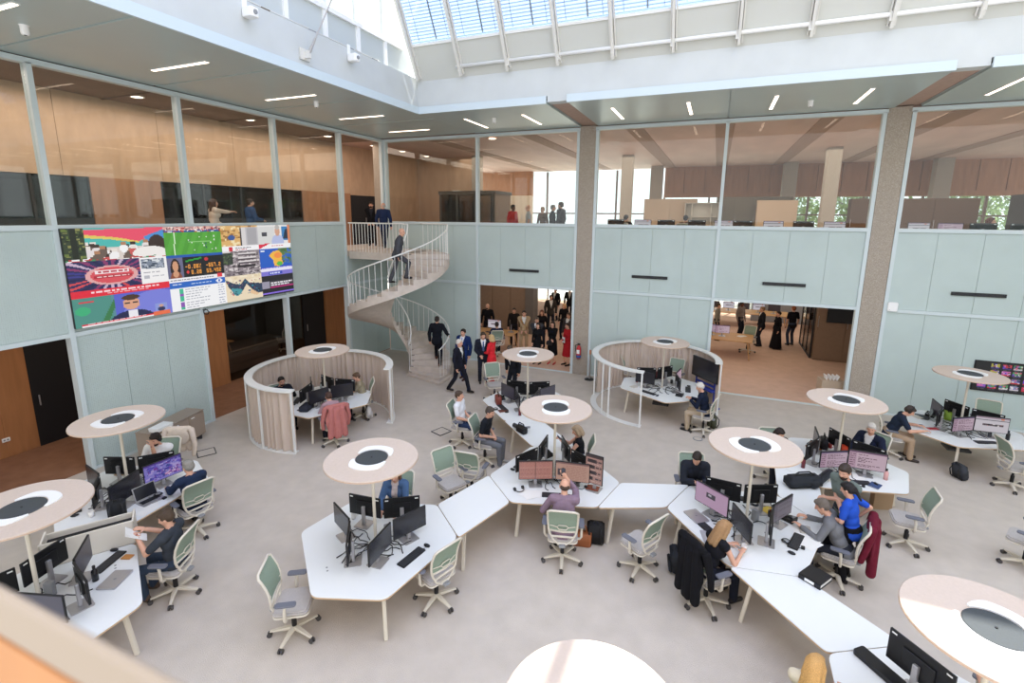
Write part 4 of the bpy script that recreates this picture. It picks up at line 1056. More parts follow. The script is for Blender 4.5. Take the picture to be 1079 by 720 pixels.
pair('G', 0, 'the empty chair below the wall screen', ('list2', 'white'), .36, .36, opts=({}, WIDE))
pair('G', 1, 'the green chair against the back wall', ('off', 'off'), .34, .28)
pair('G', 2, 'the man in the navy T-shirt', ('idle', 'off'), .36, .28)
pair('H', 1, 'the blonde woman', (None, 'off'), .36, .34, opts=(WIDE, WIDE))
monitor('off', (2.25, 5.47), 40, 'black monitor seen from behind beside the sunlit canopy', **WIDE)
v = fwd(-73); p = Vector((-2.45, 8.1, 0)) + v*.42 + Vector((.68, .16, 0))*1.0
monitor('feed', (p.x, p.y), -100, 'upright monitor showing a feed of posts, right of the salmon screens', portrait=True)
for k, nm in TN.items(): cables((CL[k][0][0]+.02, CL[k][0][1]-.04), sum(map(ord, k)), 'black cable tangle at the pole of the table ' + nm)
for k in CL:
    c, n = CL[k]; v = fwd(n+60); DOCK('grey docking unit at the pole of the table ' + TN[k], (c[0]+v.x*.17, c[1]+v.y*.17, .74), n+60, 'docking units at the poles')
# ------------------------------------------------------------------ seated people and chairs
def seated(label, head, heading, chair_at=None, lean=None, chair_label=None, ch_heading=None, **k):
    f = fwd(heading); hd = Vector((head[0], head[1], 0)); hh = k.get('h', 1.76)/1.75
    if chair_at is None:
        ln = 8 if lean is None else lean; hip = hd - f*(math.sin(R(ln))*.66*hh + .025)
    else:
        hip = Vector((chair_at[0], chair_at[1], 0)); q = (hd-hip).dot(f)-.025; ln = lean if lean is not None else max(-8, min(38, math.degrees(math.asin(max(-1, min(1, q/(.66*hh)))))))
    if chair_label: chair((hip.x, hip.y), heading if ch_heading is None else ch_heading, chair_label)
    return person(label, (hip.x, hip.y), heading, 'sit', lean=ln, **k)
def at_desk(l=.14, f=.46, z=.79): return ((-l, f, z), (l, f, z))
t_, M_, a_, H_ = seated('man reading papers, dark grey T-shirt and jeans, seated at the railing table', (-6.87, 3.79), 205, (-6.90, 3.95), hands=((-.10, .36, .98), (.10, .38, 1.0)), look=(10, 20), top='tshirt', tc='3d4148', sleeves='short', bc='3a4658', hc='4a3a2c', shoes='5a4638', chair_label='green chair under the man reading papers')
HELD0 = (M_, a_[0])
seated('grey-haired man in navy vest seen from behind, at the cabinet table', (-8.07, 5.05), 168, None, 6, hands=at_desk(.2), top='sweater', tc='27324a', hc='8d8880', look=(10, 5), chair_label='green chair of the grey-haired man in the navy vest')
seated('bearded man in white T-shirt with headset, hand at his chin', (-9.62, 5.48), 300, None, 10, hands=((.02, .20, 1.13), (.14, .40, .79)), look=(-15, 12), top='tshirt', tc='eceae8', sleeves='short', bc='3b3f4a', hc='2a1d17', beard=True, headset=True, chair_label='green chair with a white jacket behind the bearded man')
chair((-4.77, 4.10), 32, 'empty green chair at the left front, facing the white table')
chair((-3.33, 5.32), 160, 'empty green chair right of the front white table')
seated('woman in a blue denim jacket, half hidden by a canopy', (-4.66, 6.22), 290, None, 8, sex='f', h=1.68, hands=at_desk(), top='open_jacket', tc='4a6488', under='d9c9c4', hc='6a4a34', hair='bob', look=(0, 10), chair_label='green chair of the woman in denim')
chair((-4.31, 7.48), -28, 'empty green chair at the linking desk, seen from its side')
chair((-4.10, 7.96), 95, 'empty green chair turned away, second at the linking desk')
seated('man in white shirt with dark lanyard leaning back in his chair', (-5.13, 9.70), 8, (-5.33, 9.86), -4, hands='lap lap'.split(), top='shirt', tc='e6e6ea', sleeves='short', bc='2c3a58', hc='4b3b2f', chair_label='dark-backed chair of the man in the white shirt')
seated('man in black polo shirt and grey trousers sitting with folded hands', (-4.24, 9.11), 5, (-4.44, 9.27), 12, hands='lap lap'.split(), look=(-10, 8), top='tshirt', tc='1e2128', sleeves='short', bc='6d6f75', hc='4a4038', shoes='b9b4ac', chair_label='chair of the man in the black polo shirt')
t_, M_, a_, H_ = seated('woman with grey-blonde hair and sleeveless black top holding a phone', (-2.34, 9.14), 195, None, 6, sex='f', h=1.68, hands=((-.06, .34, .95), (.08, .36, .96)), look=(0, 22), top='sleeveless', tc='1b1b20', sleeves='none', hair='bob', hc='a08a70', chair_label='green chair of the woman in the black top')
HELD1 = (M_, a_[0])
t_, M_, a_, H_ = seated('balding man in purple shirt holding up a phone at salmon screens', (-2.04, 7.33), 104, (-1.90, 6.86), 20, hands=((-.26, .40, .80), (.02, .42, 1.22)), look=(5, 0), top='shirt', tc='8a7482', bc='2a2c34', hair='fringe', hc='4a3a30', chair_label='green chair of the man in the purple shirt')
HELD = {'purple': (M_, a_[1]), 'read': HELD0, 'top': HELD1}
chair((-0.71, 7.11), 150, 'empty green chair in the open floor left of the backpack')
seated('woman with long light brown hair and bare arms typing at her desk', (0.35, 6.89), 42, (0.27, 6.79), 22, sex='f', h=1.7, hands=((-.10, .46, .79), (.12, .46, .79)), look=(-5, 15), top='sleeveless', tc='1d1d22', sleeves='none', hair='long', hc='a07c56', chair_label='chair draped with a black jacket under the long-haired woman')
t_, M_, a_, H_ = seated('dark-haired man in a charcoal suit looking at his phone', (0.01, 8.85), 283, None, 16, hands=((-.04, .40, .86), (.06, .40, .86)), look=(-25, 28), top='suit', tc='2a2d36', under='23252d', hc='2a2019', chair_label='green chair of the man looking at his phone')
HELD['suit'] = (M_, a_[1])
seated('man in a grey shirt working a mouse, seated before a burgundy jacket', (1.73, 7.46), 166, (2.13, 8.07), 28, hands=((-.16, .52, .79), (.20, .48, .79)), look=(0, 12), top='shirt', tc='77787c', bc='2b2d35', hc='6f655c', chair_label='chair with a burgundy jacket beside the standing woman in blue')
seated('white-haired man in a navy suit and open white shirt', (3.25, 11.56), 228, None, 6, hands=((-.3, .40, .80), (.14, .42, .80)), look=(25, 8), top='suit', tc='20263a', under='efeeee', hc='cfc8c0', chair_label='green chair of the white-haired man in the navy suit')
seated('dark-haired woman bent forward behind a canopy', (1.54, 10.72), 285, None, 18, sex='f', h=1.66, hands=at_desk(), look=(20, 15), top='sweater', tc='4a4248', hair='bob', hc='2a201c', chair_label='chair of the dark-haired woman behind the canopy')
chair((3.40, 9.50), 176, 'empty green chair beside the standing woman in blue')
seated('man in navy T-shirt and beige trousers with headset, writing', (4.47, 13.31), -12, None, 26, hands=((-.2, .48, .79), (.14, .56, .79)), look=(0, 22), top='tshirt', tc='252e3e', sleeves='short', bc='b39a80', hc='3c332c', shoes='3a2f28', headset=True, chair_label='chair of the man in the navy T-shirt')
chair((6.09, 12.62), 8, 'empty green chair in front of the table under the wall screen')
chair((6.55, 14.95), 255, 'green chair standing against the back wall under the wall screen')
chair((5.00, 9.62), 150, 'green chair cut by the right edge of the photo')
seated('man with black hair and glasses in a black sweater in the curtain booth', (-10.07, 8.92), -22, None, 6, hands=((-.1, .38, 1.0), (.2, .42, .8)), top='sweater', tc='1c1f28', hc='1d1714', glasses=True, beard=True, chair_label='green chair of the man with glasses in the curtain booth')
seated('person in a floral blouse seen from behind in the curtain booth', (-8.80, 8.71), 148, (-8.21, 8.67), 30, sex='f', h=1.66, hands=at_desk(), top='shirt', tc='a88a92', hair='short', hc='4a3328', chair_label='chair with a pink jacket in the curtain booth')
seated('person with short hair and patterned shirt at the back of the curtain booth', (-8.72, 10.10), 222, None, 14, h=1.66, hands=((.0, .3, 1.04), (.16, .42, .8)), look=(10, 12), top='shirt', tc='9a8f78', sleeves='short', hc='5a4432', chair_label='green chair of the person in patterned shirt in the booth')
seated('white-haired man in navy sweater and beige trousers in the half open booth', (-0.26, 13.23), 168, (0.08, 12.89), 14, hands=((-.08, .34, .84), (.1, .36, .84)), look=(0, 22), top='sweater', tc='1f2638', bc='b7a48c', hc='d6d0c8', shoes='1a1716', chair_label='green chair of the white-haired man in the half open booth')
chair((-2.22, 15.73), -8, 'empty green chair at the left inside the half open booth')
chair((-0.88, 15.60), 255, 'empty green chair against the curtain of the half open booth')
chair((-5.83, 12.86), -50, 'green chair behind the woman in the red dress')
seated('blonde woman with long straight hair at the bottom edge', (1.25, 4.92), 60, None, 10, sex='f', h=1.68, hands=at_desk(), look=(0, 8), top='shirt', tc='d9cdb4', hair='long', hc='c79a5e', chair_label='chair of the blonde woman at the bottom edge')
seated('person in a black top hidden under the sunlit canopy', (3.15, 5.75), 236, None, 14, sex='f', h=1.68, hands=((-.3, .46, .79), (.18, .4, .79)), top='sleeveless', tc='26242a', sleeves='short', hair='bob', hc='3a2a22', chair_label='chair of the person hidden under the sunlit canopy')
chair((-5.9, 1.7), 140, 'green chair hidden behind the railing corner')
# ------------------------------------------------------------------ standing people in the hall
person('woman in a royal blue top and black trousers standing, hand on her hip', (2.26, 8.14), 150, 'stand', h=1.62, sex='f', lean=10, look=(0, 15), hands=((-.10, .30, .98), (.28, .02, .96)), top='tshirt', tc='2b55c0', sleeves='short', bc='17171b', hair='ponytail', hc='1b1718')
person('man in a grey-green T-shirt with folded arms beside the woman in blue', (2.25, 8.60), 218, 'stand', h=1.76, lean=8, look=(15, 15), hands=((.14, .22, 1.08), (-.12, .24, 1.04)), top='tshirt', tc='6f7a74', sleeves='short', bc='3a3d44', hc='3a2f28', beard=True)
person('white-haired man in a black suit striding towards the tables', (-7.08, 12.94), -2, 'walk', h=1.77, look=(0, 0), top='suit', tc='20212b', hc='d8d2ca', bc='20212b')
person('man in a bright navy suit with tie standing by the stair foot', (-7.59, 14.21), 268, 'stand', h=1.78, top='suit', tc='1f3262', bc='1f3262', tie='8fa0c8', hc='2a1f18', shoes='4a2a1c', feet=((-.1, .12, 0), (.1, -.08, 0)))
person('man in a dark suit and blue tie facing the woman in red', (-6.82, 14.12), 300, 'stand', h=1.78, lean=4, look=(15, 5), top='suit', tc='242733', bc='242733', tie='54688f', hc='4a3c30', hands=(None, (.12, .26, 1.02)))
person('woman in a bright red dress with blonde hair, seen from the side', (-6.52, 14.15), 175, 'stand', h=1.70, sex='f', look=(0, 5), hands=((-.08, .26, 1.05), (.10, .26, 1.02)), top='dress', tc='e0323a', bottom='dress', bc='e0323a', hair='bob', hc='c8a878', shoes='c03030')
person('person in a dark suit bending behind the table near the stair', (-5.39, 13.31), 250, 'stand', h=1.72, lean=14, top='suit', tc='1d1f26', bc='1d1f26', hc='4a3a2c', look=(10, 15))
ST = (-9.78, 13.75)
def on_stair(a, r): k = int((a+10)/16.5); return (ST[0]+r*math.cos(R(a)), ST[1]+r*math.sin(R(a))), (k+1)*.168
xy, z = on_stair(20, 1.25); person('man in a black suit climbing the first turn of the spiral stair', xy, 108, 'climb', z=z, h=1.78, lean=4, hands=(None, (.36, .18, 1.06)), top='suit', tc='181a22', bc='181a22', hc='2b211b', shoes='5a3626', feet=((-.09, .26, .168), (.1, -.08, 0)))
xy, z = on_stair(304, 1.2); person('bald man in a grey suit climbing the upper turn of the spiral stair', xy, 32, 'climb', z=z, h=1.78, lean=12, look=(-25, 5), top='suit', tc='4b4c52', bc='4b4c52', hair=None, feet=((-.10, -.30, -.168), (.12, .26, .168)))
person('bearded guard in a black uniform on the stair landing', (-13.35, 17.0), 300, 'stand', z=4.2, h=1.84, hands=((.05, .2, .92), (-.05, .2, .92)), top='suit', tc='14151a', under='2a2c34', bc='14151a', hc='2a1d17', beard=True)
person('bald man in a navy suit walking along the stair landing', (-11.55, 15.4), 110, 'walk', z=4.2, h=1.76, look=(40, 0), top='suit', tc='25304e', bc='1f2436', hair='fringe', hc='b9aa9a')
# left gallery
person('woman with long brown hair in a pale blazer pointing, upper left gallery', (-13.2, 9.85), 75, 'stand', z=4.2, h=1.72, sex='f', hands=((-.1, .2, 1.0), (-.05, .60, 1.34)), top='suit', tc='d8c4b4', bc='3a3436', hair='long', hc='4a2f22')
person('man in a blue blazer standing beside the woman pointing in the upper gallery', (-13.15, 11.0), 70, 'stand', z=4.2, h=1.76, top='suit', tc='34507a', bc='2a2c34', hc='2a1e18', beard=True, hands=((-.1, .3, 1.1), (.1, .3, 1.1)))
# back gallery, standing at the parapet
for lb, xy, hd, kw in (
    ('man in a red and yellow jacket standing in the back gallery', (-7.35, 17.9), 340, dict(tc='b8302c', top='shirt', skin='c', hc='181412', h=1.74)),
    ('bald person in a light grey T-shirt standing in the back gallery', (-6.73, 18.0), 200, dict(tc='b9b6b4', top='tshirt', sleeves='short', hair=None, h=1.74)),
    ('woman in a patterned dress standing in the back gallery', (-6.14, 17.95), 255, dict(tc='6a5648', top='dress', bottom='dress', bc='6a5648', sex='f', hair='bun', hc='9a7a58', h=1.66)),
    ('grey-haired man in a dark suit seen from the side in the back gallery', (-5.8, 18.1), 20, dict(tc='2b2c30', top='suit', hc='8a8078', h=1.74)),
    ('bearded man in a charcoal suit at the right of the gallery group', (-5.4, 17.9), 170, dict(tc='3c3b40', top='suit', hc='4a382c', beard=True, h=1.84))):
    person(lb, xy, hd, 'stand', z=4.2, far=True, **kw)
# crowd in the back room, seen through the left opening
for lb, xy, hd, kw in (
    ('bearded man in a black sweater standing behind the back room desk', (-8.9, 18.9), 280, dict(tc='1a1a1e', top='sweater', hair=None, beard='2a211c', h=1.78)),
    ('person in dark clothes behind the back room monitor', (-7.7, 19.0), 285, dict(tc='23201f', top='sweater', hc='2b211c', h=1.66)),
    ('man in a tan suit with a tricolour sash', (-6.9, 18.1), 290, dict(tc='b39a78', top='suit', bc='b39a78', hc='241c18', h=1.78, hands=((.05, .22, .95), (-.05, .22, .95)))),
    ('man in a dark grey suit with folded hands beside the tan suit', (-6.05, 17.25), 285, dict(tc='3f4046', top='suit', bc='3a3b40', hc='5a4c40', tie='2a2c38', h=1.74, hands=((.05, .24, .95), (-.05, .24, .95)))),
    ('woman with dark hair in a black coat in front of the grey suit', (-5.85, 16.85), 262, dict(tc='18181c', top='dress', bottom='dress', bc='18181c', sex='f', hair='bob', hc='1c1614', h=1.62)),
    ('woman in a black dress with red shoes holding a handbag', (-5.35, 17.05), 265, dict(tc='151518', top='dress', bottom='dress', bc='151518', sex='f', hair='bob', hc='241a16', shoes='b02a2a', h=1.68, hands=((.05, .22, 1.0), (-.05, .22, 1.0)))),
    ('woman in a red coat dress beside the concrete column', (-4.78, 17.1), 230, dict(tc='b3262c', top='dress', bottom='dress', bc='b3262c', sex='f', hair='short', hc='3a2a22', h=1.66, hands=((.0, .24, 1.0), (.05, .24, .95)))),
    ('man in a grey jacket with scarf behind the woman in red', (-5.2, 18.7), 250, dict(tc='4a4544', top='suit', hc='4a382c', h=1.72)),
    ('blonde woman in a black top in the corridor', (-6.0, 20.75), 262, dict(tc='17171a', top='sweater', sex='f', hair='bob', hc='c8a070', h=1.70)),
    ('man in a dark blazer standing deep in the corridor', (-7.1, 22.2), 300, dict(tc='3a3633', top='suit', hc='4a3a2e', h=1.80)),
    ('person in black deep in the corridor near the bright windows', (-7.6, 24.6), 250, dict(tc='1c1c20', top='suit', hc='2a221c', h=1.78)),
    ('second person in black deep in the corridor, half hidden', (-7.0, 25.2), 280, dict(tc='202024', top='suit', hc='4a3c30', h=1.76)),
    ('woman with auburn hair in black between the two crowds', (-6.45, 19.0), 280, dict(tc='1a1719', top='sweater', sex='f', hair='long', hc='6a3a26', h=1.68)),
    ('person in a light shirt by the far windows seen over the desks', (.35, 23.6), 350, dict(tc='8a8478', top='shirt', hc='4a3c30', h=1.74)),
    ('man in a grey blazer behind the office desk of the right back room', (1.35, 24.6), 320, dict(tc='8a7f78', top='shirt', hc='241c18', skin='c', h=1.72)),
    ('man in a dark suit beside the office chair of the right back room', (2.12, 23.2), 190, dict(tc='1d1e24', top='suit', hc='8a6a4c', h=1.78)),
    ('person in a long black robe in the right back room', (2.72, 23.0), 200, dict(tc='18171b', top='robe', bottom='robe', bc='18171b', sex='f', hair='bun', hc='241a16', h=1.66)),
    ('man in a black T-shirt and jeans seen from behind in the right back room', (3.38, 23.9), 120, dict(tc='1f1f24', top='tshirt', sleeves='short', bc='3a4254', hc='9a5a34', h=1.78))):
    person(lb, xy, hd, 'stand', far=True, **kw)
person('person in a navy jacket sitting with their back to the hall in the back room', (-7.75, 17.3), 120, 'sit', far=True, top='sweater', tc='232c44', hc='2a211c')
# upper gallery, seated heads over the parapet
for lb, xy, hd, kw in (
    ('woman with long auburn hair seated at the right of the back gallery', (7.35, 18.6), 330, dict(sex='f', hair='long', hc='5a2f22', top='shirt', tc='c58a6a', sleeves='short')),
    ('dark-haired person behind the gallery monitors near the middle column', (-1.0, 18.2), 80, dict(hc='1d1817', top='sweater', tc='2a2a30')),
    ('second dark-haired person behind the gallery monitors', (-3.05, 18.3), 70, dict(hc='2a221e', top='sweater', tc='2a2a30'))):
    person(lb, xy, hd, 'sit', z=4.2, far=True, **kw)
# ------------------------------------------------------------------ chairs for the people in the back rooms and the gallery
for xy, h, z, lb in (((-7.75, 17.3), 120, 0, 'green chair of the person in the navy jacket in the back room'), ((7.35, 18.6), 330, 4.2, 'chair of the auburn-haired woman in the back gallery'), ((-1.0, 18.2), 80, 4.2, 'chair of the dark-haired person near the middle column upstairs'), ((-3.05, 18.3), 70, 4.2, 'chair of the second dark-haired person upstairs')):
    CHAIR(lb, (xy[0], xy[1], z), h, 'green mesh office chairs with cream frames')
CHAIR('green office chair in the right back room', (1.55, 21.9, 0), 250, 'green mesh office chairs with cream frames')
# ------------------------------------------------------------------ the video wall on the left
def video_wall():
    t = thing('video_wall', 'large lit video wall of nine news pictures on the left parapet band', 'video wall', (-12.0, 11.36, 3.13), 0)
    Wd, Hd = 5.70, 2.04; random.seed(11)
    m = MB(); m.bb(-.0, Wd, -.10, -.012, 0, Hd); part('backing_frame', m, BLACKP, t)
    VM = vcol('video_wall_glow', .95)
    def tile(name, x0, x1, y0, y1, pic):
        o = put(name, pic.mesh(name, (x1-x0)*Wd, (y1-y0)*Hd, VM), t); o.location = (Wd-(x0+x1)/2*Wd, 0, (1-y1)*Hd)
    # 1 crowd and rainbow banner
    p = Pic(72, 40, 'e8e4e2'); p.rect(0, 0, 72, 24, '4fb7b0'); p.poly([(14, 2), (72, 0), (72, 6), (52, 18), (36, 12), (14, 8)], 'e8506a'); p.poly([(14, 8), (36, 12), (52, 18), (52, 20), (30, 14), (14, 12)], 'e0c860'); p.poly([(56, 12), (72, 3), (72, 22), (58, 20)], '4a90d0'); p.rect(14, 24, 72, 40, 'd9cfc8')
    for _ in range(26): x = random.randint(14, 60); y = random.randint(18, 34); p.ell(x, y+6, 3, 6, random.choice(['f0eeee', 'e4dcdc', 'c85a58', '6a5a50', 'f4f4f4'])); p.ell(x, y, 2.2, 2.4, random.choice(['3a2a22', 'b08060', '5a4030', 'e8e0d8']))
    p.rect(0, 0, 14, 40, '33402a'); p.speck(0, 0, 14, 40, ['6a7a3a', '8a8a50', '20281a'], 60, 3, 3); p.rect(5, 0, 9, 40, '1e2418'); p.ell(66, 22, 7, 12, '3a2a24'); p.ell(60, 34, 14, 9, 'efeae6'); p.speck(0, 37, 72, 40, ['c03a3a', '3a8a5a', 'f0f0f0'], 40, 5, 2)
    tile('picture_tile', 0, .345, 0, .333, p)
    # 2 football pitch
    p = Pic(56, 30, '58a83c')
    for k in range(7): p.poly([(k*10-6, 30), (k*10-1, 30), (k*10+8, 6), (k*10+3, 6)], '4f9c36')
    p.rect(0, 0, 56, 4, 'd8a8a0'); p.speck(0, 0, 56, 4, ['b04040', 'f0e0d8', '6a4a58', 'e8b8a8'], 120, 2, 2); p.rect(0, 4, 56, 6, '2a4f9a'); p.speck(0, 4, 56, 6, ['f0f0f0', 'c03030'], 20, 4, 1)
    p.poly([(8, 30), (9, 30), (10, 6), (9, 6)], 'dcefd0'); p.rect(22, 16, 44, 17, '8cc878'); p.speck(20, 9, 50, 26, ['f4f4f4', 'f4f4f4', '28346a'], 16, 1, 2)
    tile('picture_tile', .345, .60, 0, .333, p)
    # 3 sports hall with score bar
    p = Pic(52, 30, 'dcb070'); p.speck(0, 0, 52, 24, ['e8c890', 'b88848', 'f0dcb0', '9a7040'], 110, 5, 3); p.ell(14, 14, 5, 3, '3a5a9a'); p.rect(26, 3, 28, 24, '3a3438'); p.rect(28, 2, 34, 24, 'd8d4d4'); p.rect(34, 2, 52, 24, 'bfbcc0'); p.rect(36, 3, 50, 23, 'a8a6aa'); p.rect(0, 24, 52, 30, 'f4f2f4'); p.rect(9, 25, 14, 30, 'd0283a'); p.dash(18, 26, 40, '4a4a58'); p.dash(18, 28, 34, 'c04a4a')
    tile('picture_tile', .60, .80, 0, .333, p)
    # 4 man in a pale blue shirt
    p = Pic(52, 30, 'e6e4e2'); p.rect(0, 2, 26, 24, 'd6d6d4'); p.rect(6, 9, 14, 14, '4a4a50'); p.rect(38, 2, 52, 20, '3f7fb8'); p.poly([(40, 18), (44, 6), (50, 4), (48, 18)], '1f3348'); p.rect(48, 0, 52, 26, 'd88860'); p.ell(31, 22, 10, 10, 'b4bde0'); p.ell(31, 8, 4, 6, 'd0a088'); p.ell(31, 3, 4, 3, 'b8b4b0'); p.rect(0, 24, 52, 30, 'f2f0f2'); p.poly([(0, 30), (0, 24), (18, 23)], 'd8304a'); p.dash(20, 26, 40, 'd07080')
    tile('picture_tile', .80, 1, 0, .333, p)
    # 5 title card with red burst
    p = Pic(66, 40, '2a2a5a')
    for k in range(28):
        a = 2*PI*k/28; p.poly([(27, 17), (27+50*math.cos(a), 17+34*math.sin(a)), (27+50*math.cos(a+.11), 17+34*math.sin(a+.11))], random.choice(['d04a50', '3a3a88', '8a3a6a', 'c8b0c8', '20204a']))
    p.ell(27, 17, 17, 11, 'e0a8a8'); p.ell(27, 17, 14, 9, 'd8505a'); p.rect(16, 11, 38, 15, 'f4e8ea'); p.dash(18, 12, 37, 'b83a48', 2); p.rect(15, 17, 40, 20, 'b02a3a'); p.dash(17, 18, 38, 'f4dada'); p.rect(46, 0, 66, 32, 'f2f0f0'); p.rect(47, 2, 64, 14, '7a8494'); p.speck(47, 2, 64, 14, ['d8dce0', '4a5464', 'a0a8b8'], 60, 3, 2); p.dash(48, 18, 60, '9a98a0'); p.rect(48, 22, 52, 26, 'b8b8c0'); p.dash(54, 23, 64, 'b0b0b8'); p.rect(0, 32, 66, 40, 'e0283c'); p.dash(12, 34, 58, 'f8d8dc', 2); p.dash(22, 37, 50, 'f0b8c0')
    tile('picture_tile', 0, .345, .333, .70, p)
    # 6 market figures
    p = Pic(84, 32, '1a1c20'); p.rect(0, 0, 84, 3, '2458b0'); p.rect(0, 3, 22, 27, '6a6a88'); p.ell(11, 16, 7, 12, '241a1a'); p.ell(11, 13, 4, 6, 'd09a78'); p.ell(11, 26, 8, 7, '8a4a34'); p.ell(11, 22, 4, 4, 'd09a78'); p.poly([(26, 7), (50, 4), (50, 6), (26, 9)], '2a9a3a'); p.ell(57, 7, 3, 2.5, 'c83038'); p.text(25, 12, '-0.08%', 'f0a040'); p.text(33, 19, '0.28', 'f0a040'); p.ell(28, 21, 2, 2, 'e03a3a'); p.text(58, 12, '-667.12', 'f0a040') if False else p.text(56, 12, '-667.2', 'f0a040'); p.text(56, 19, '53,492', 'f0a040'); p.rect(0, 27, 84, 32, 'eeecf0'); p.dash(2, 29, 66, '6a6a78'); p.rect(72, 26, 80, 31, 'e03c48')
    tile('picture_tile', .345, .60, .333, .655, p)
    # 7 damaged buildings
    p = Pic(56, 34, '8a7f84'); p.speck(0, 0, 56, 34, ['b8aeb0', '6a6066', 'd8d0d0', '4a4248', '9a9096'], 330, 6, 3); p.rect(0, 2, 14, 18, '3a4438'); p.speck(0, 2, 14, 18, ['5a6a4a', '2a3028'], 40, 3, 3)
    for y in (3, 9, 14): p.rect(22, y, 50, y+2, 'dcd6d6'); p.rect(22, y+2, 50, y+4, '544a50')
    p.rect(20, 20, 48, 23, '2c282c')
    tile('picture_tile', .60, .80, .333, .66, p)
    # 8 weather map
    p = Pic(52, 32, '2a5fc0'); p.rect(30, 0, 52, 10, '5a7a48'); p.speck(30, 0, 52, 22, ['5a7a48', '7a8a50', '486a40', '3a6ab8'], 60, 6, 4); p.poly([(16, 8), (22, 4), (30, 3), (36, 8), (35, 16), (37, 23), (30, 26), (22, 25), (21, 16), (15, 11)], 'f0b848'); p.ell(29, 10, 6, 4, 'f0904a'); p.ell(31, 22, 5, 3, '58b848'); p.rect(2, 2, 8, 4, 'e8ecf4'); p.rect(0, 26, 52, 32, 'e8e4f4'); p.rect(0, 26, 52, 28, '4a48c0'); p.dash(2, 27, 50, 'c8c8f0')
    tile('picture_tile', .80, 1, .333, .655, p)
    # 9 presenter with glasses
    p = Pic(72, 40, '5a8a98'); p.rect(0, 0, 26, 40, '4f8f84'); p.ell(6, 18, 5, 6, '3fae7a'); p.poly([(18, 36), (28, 6), (31, 8), (22, 38)], '3a7a4a'); p.rect(28, 0, 72, 36, '5a64c8'); p.ell(60, 30, 26, 30, '7a80d8'); p.ell(40, 40, 17, 14, '20264e'); p.rect(37, 26, 44, 40, 'eceaf0'); p.ell(40, 16, 6.5, 9, 'dba284'); p.ell(40, 7, 7, 4, '4a3428'); p.rect(35, 14, 39, 16, '2a2a30'); p.rect(41, 14, 45, 16, '2a2a30'); p.rect(58, 22, 68, 34, '8a98d8'); p.ell(63, 31, 3, 4, '28305a'); p.ell(63, 26, 1.6, 2, 'd0a088'); p.rect(4, 5, 14, 7, 'd83848'); p.rect(4, 36, 56, 38, 'd82a40'); p.rect(4, 38, 56, 40, 'f4f0f2'); p.rect(56, 34, 70, 40, 'e8704a'); p.dash(8, 36, 50, 'f4d0d4')
    tile('picture_tile', 0, .345, .70, 1, p)
    # 10 table of results
    p = Pic(60, 34, 'f2f2f4'); p.rect(0, 0, 60, 7, '2a66c0'); p.dash(3, 2, 12, 'e0e8f4'); p.dash(22, 3, 44, 'c8d8f0'); p.ell(53, 3.5, 3.5, 2.5, 'f4f4f8'); p.ell(53, 3.5, 1.4, 1.4, '2a66c0')
    for k, c in enumerate(['40b890', '40b890', '8a58b0', '40b890', '40b890', '8a58b0', '8a58b0', '40b890']): p.rect(9, 8+k*3.2, 13, 8+k*3.2+3, c); p.dash(15, 9+k*3.2, random.randint(28, 42), 'a8aab4'); p.dash(51, 9+k*3.2, 58, '9aa0b8')
    tile('picture_tile', .345, .60, .655, 1, p)
    # 11 coast map
    p = Pic(56, 34, 'ead9bc'); p.speck(0, 0, 56, 12, ['f0e4cc', 'e0cca8'], 60, 8, 3); p.poly([(0, 4), (12, 10), (22, 12), (30, 5), (36, 12), (56, 14), (56, 28), (46, 26), (38, 20), (31, 12), (26, 22), (14, 26), (4, 14)], '2f3f58'); p.poly([(8, 16), (22, 18), (26, 22), (16, 28), (10, 24)], '4f9aa0'); p.speck(2, 6, 54, 26, ['c85060', '3a88a0', '1e2638', '7a5a78'], 60, 3, 2); p.poly([(22, 24), (32, 12), (34, 18), (30, 30)], 'ead9bc'); p.rect(0, 27, 56, 34, 'ead9bc'); p.poly([(38, 20), (50, 28), (46, 30), (36, 26)], 'e4c098')
    tile('picture_tile', .60, .80, .66, 1, p)
    # 12 headline page
    p = Pic(52, 34, '26262c'); p.rect(0, 0, 52, 6, '8078d0'); p.rect(12, 1, 34, 5, '2f48b8'); p.dash(14, 2, 30, 'd8dcf8', 2); p.rect(0, 14, 12, 24, '9a96a8'); p.rect(13, 14, 52, 24, '3a383e'); p.dash(14, 16, 50, 'e8e4ea', 2); p.dash(14, 19, 44, 'e0dce4', 2); p.rect(13, 22, 52, 24, 'b82a78'); p.rect(0, 30, 52, 32, '8a70e0')
    tile('picture_tile', .80, 1, .655, 1, p)
video_wall()
def wall_screen():
    t = thing('wall_screen', 'black multi-picture screen mounted low on the back wall at the right', 'screen', (6.62, YB-.03, 1.02), 270)
    m = MB(); m.bb(-2.2, 0, -.05, .0, 0, .82); part('housing', m, BLACKP, t, bevel=.006)
    random.seed(5); p = Pic(110, 44, '0e0e12')
    for j in range(4):
        for i in range(9):
            x = 5+i*11.5; y = 2+j*10.5
            if i == 0 and j < 3: continue
            c = random.choice(['d0406a', 'c02a3a', '9a3ad0', '8a90b8', 'b8b04a', '5aa06a', 'd070c0']); p.rect(x, y, x+9, y+5, c); p.rect(x, y+5, x+9, y+7, random.choice(['c82838', '4a3a8a', 'd8d0d8'])); p.speck(x, y, x+9, y+6, ['f0e8ea', '2a1a3a', 'e06a8a', '6a50d0'], 10, 3, 2); p.dash(x+1, y+8, x+8, '5a5a64')
    o = put('screen', p.mesh('screen', 2.16, .78, vcol('wall_screen_glow', .7)), t); o.location = (-1.1, .003, .02)
wall_screen()
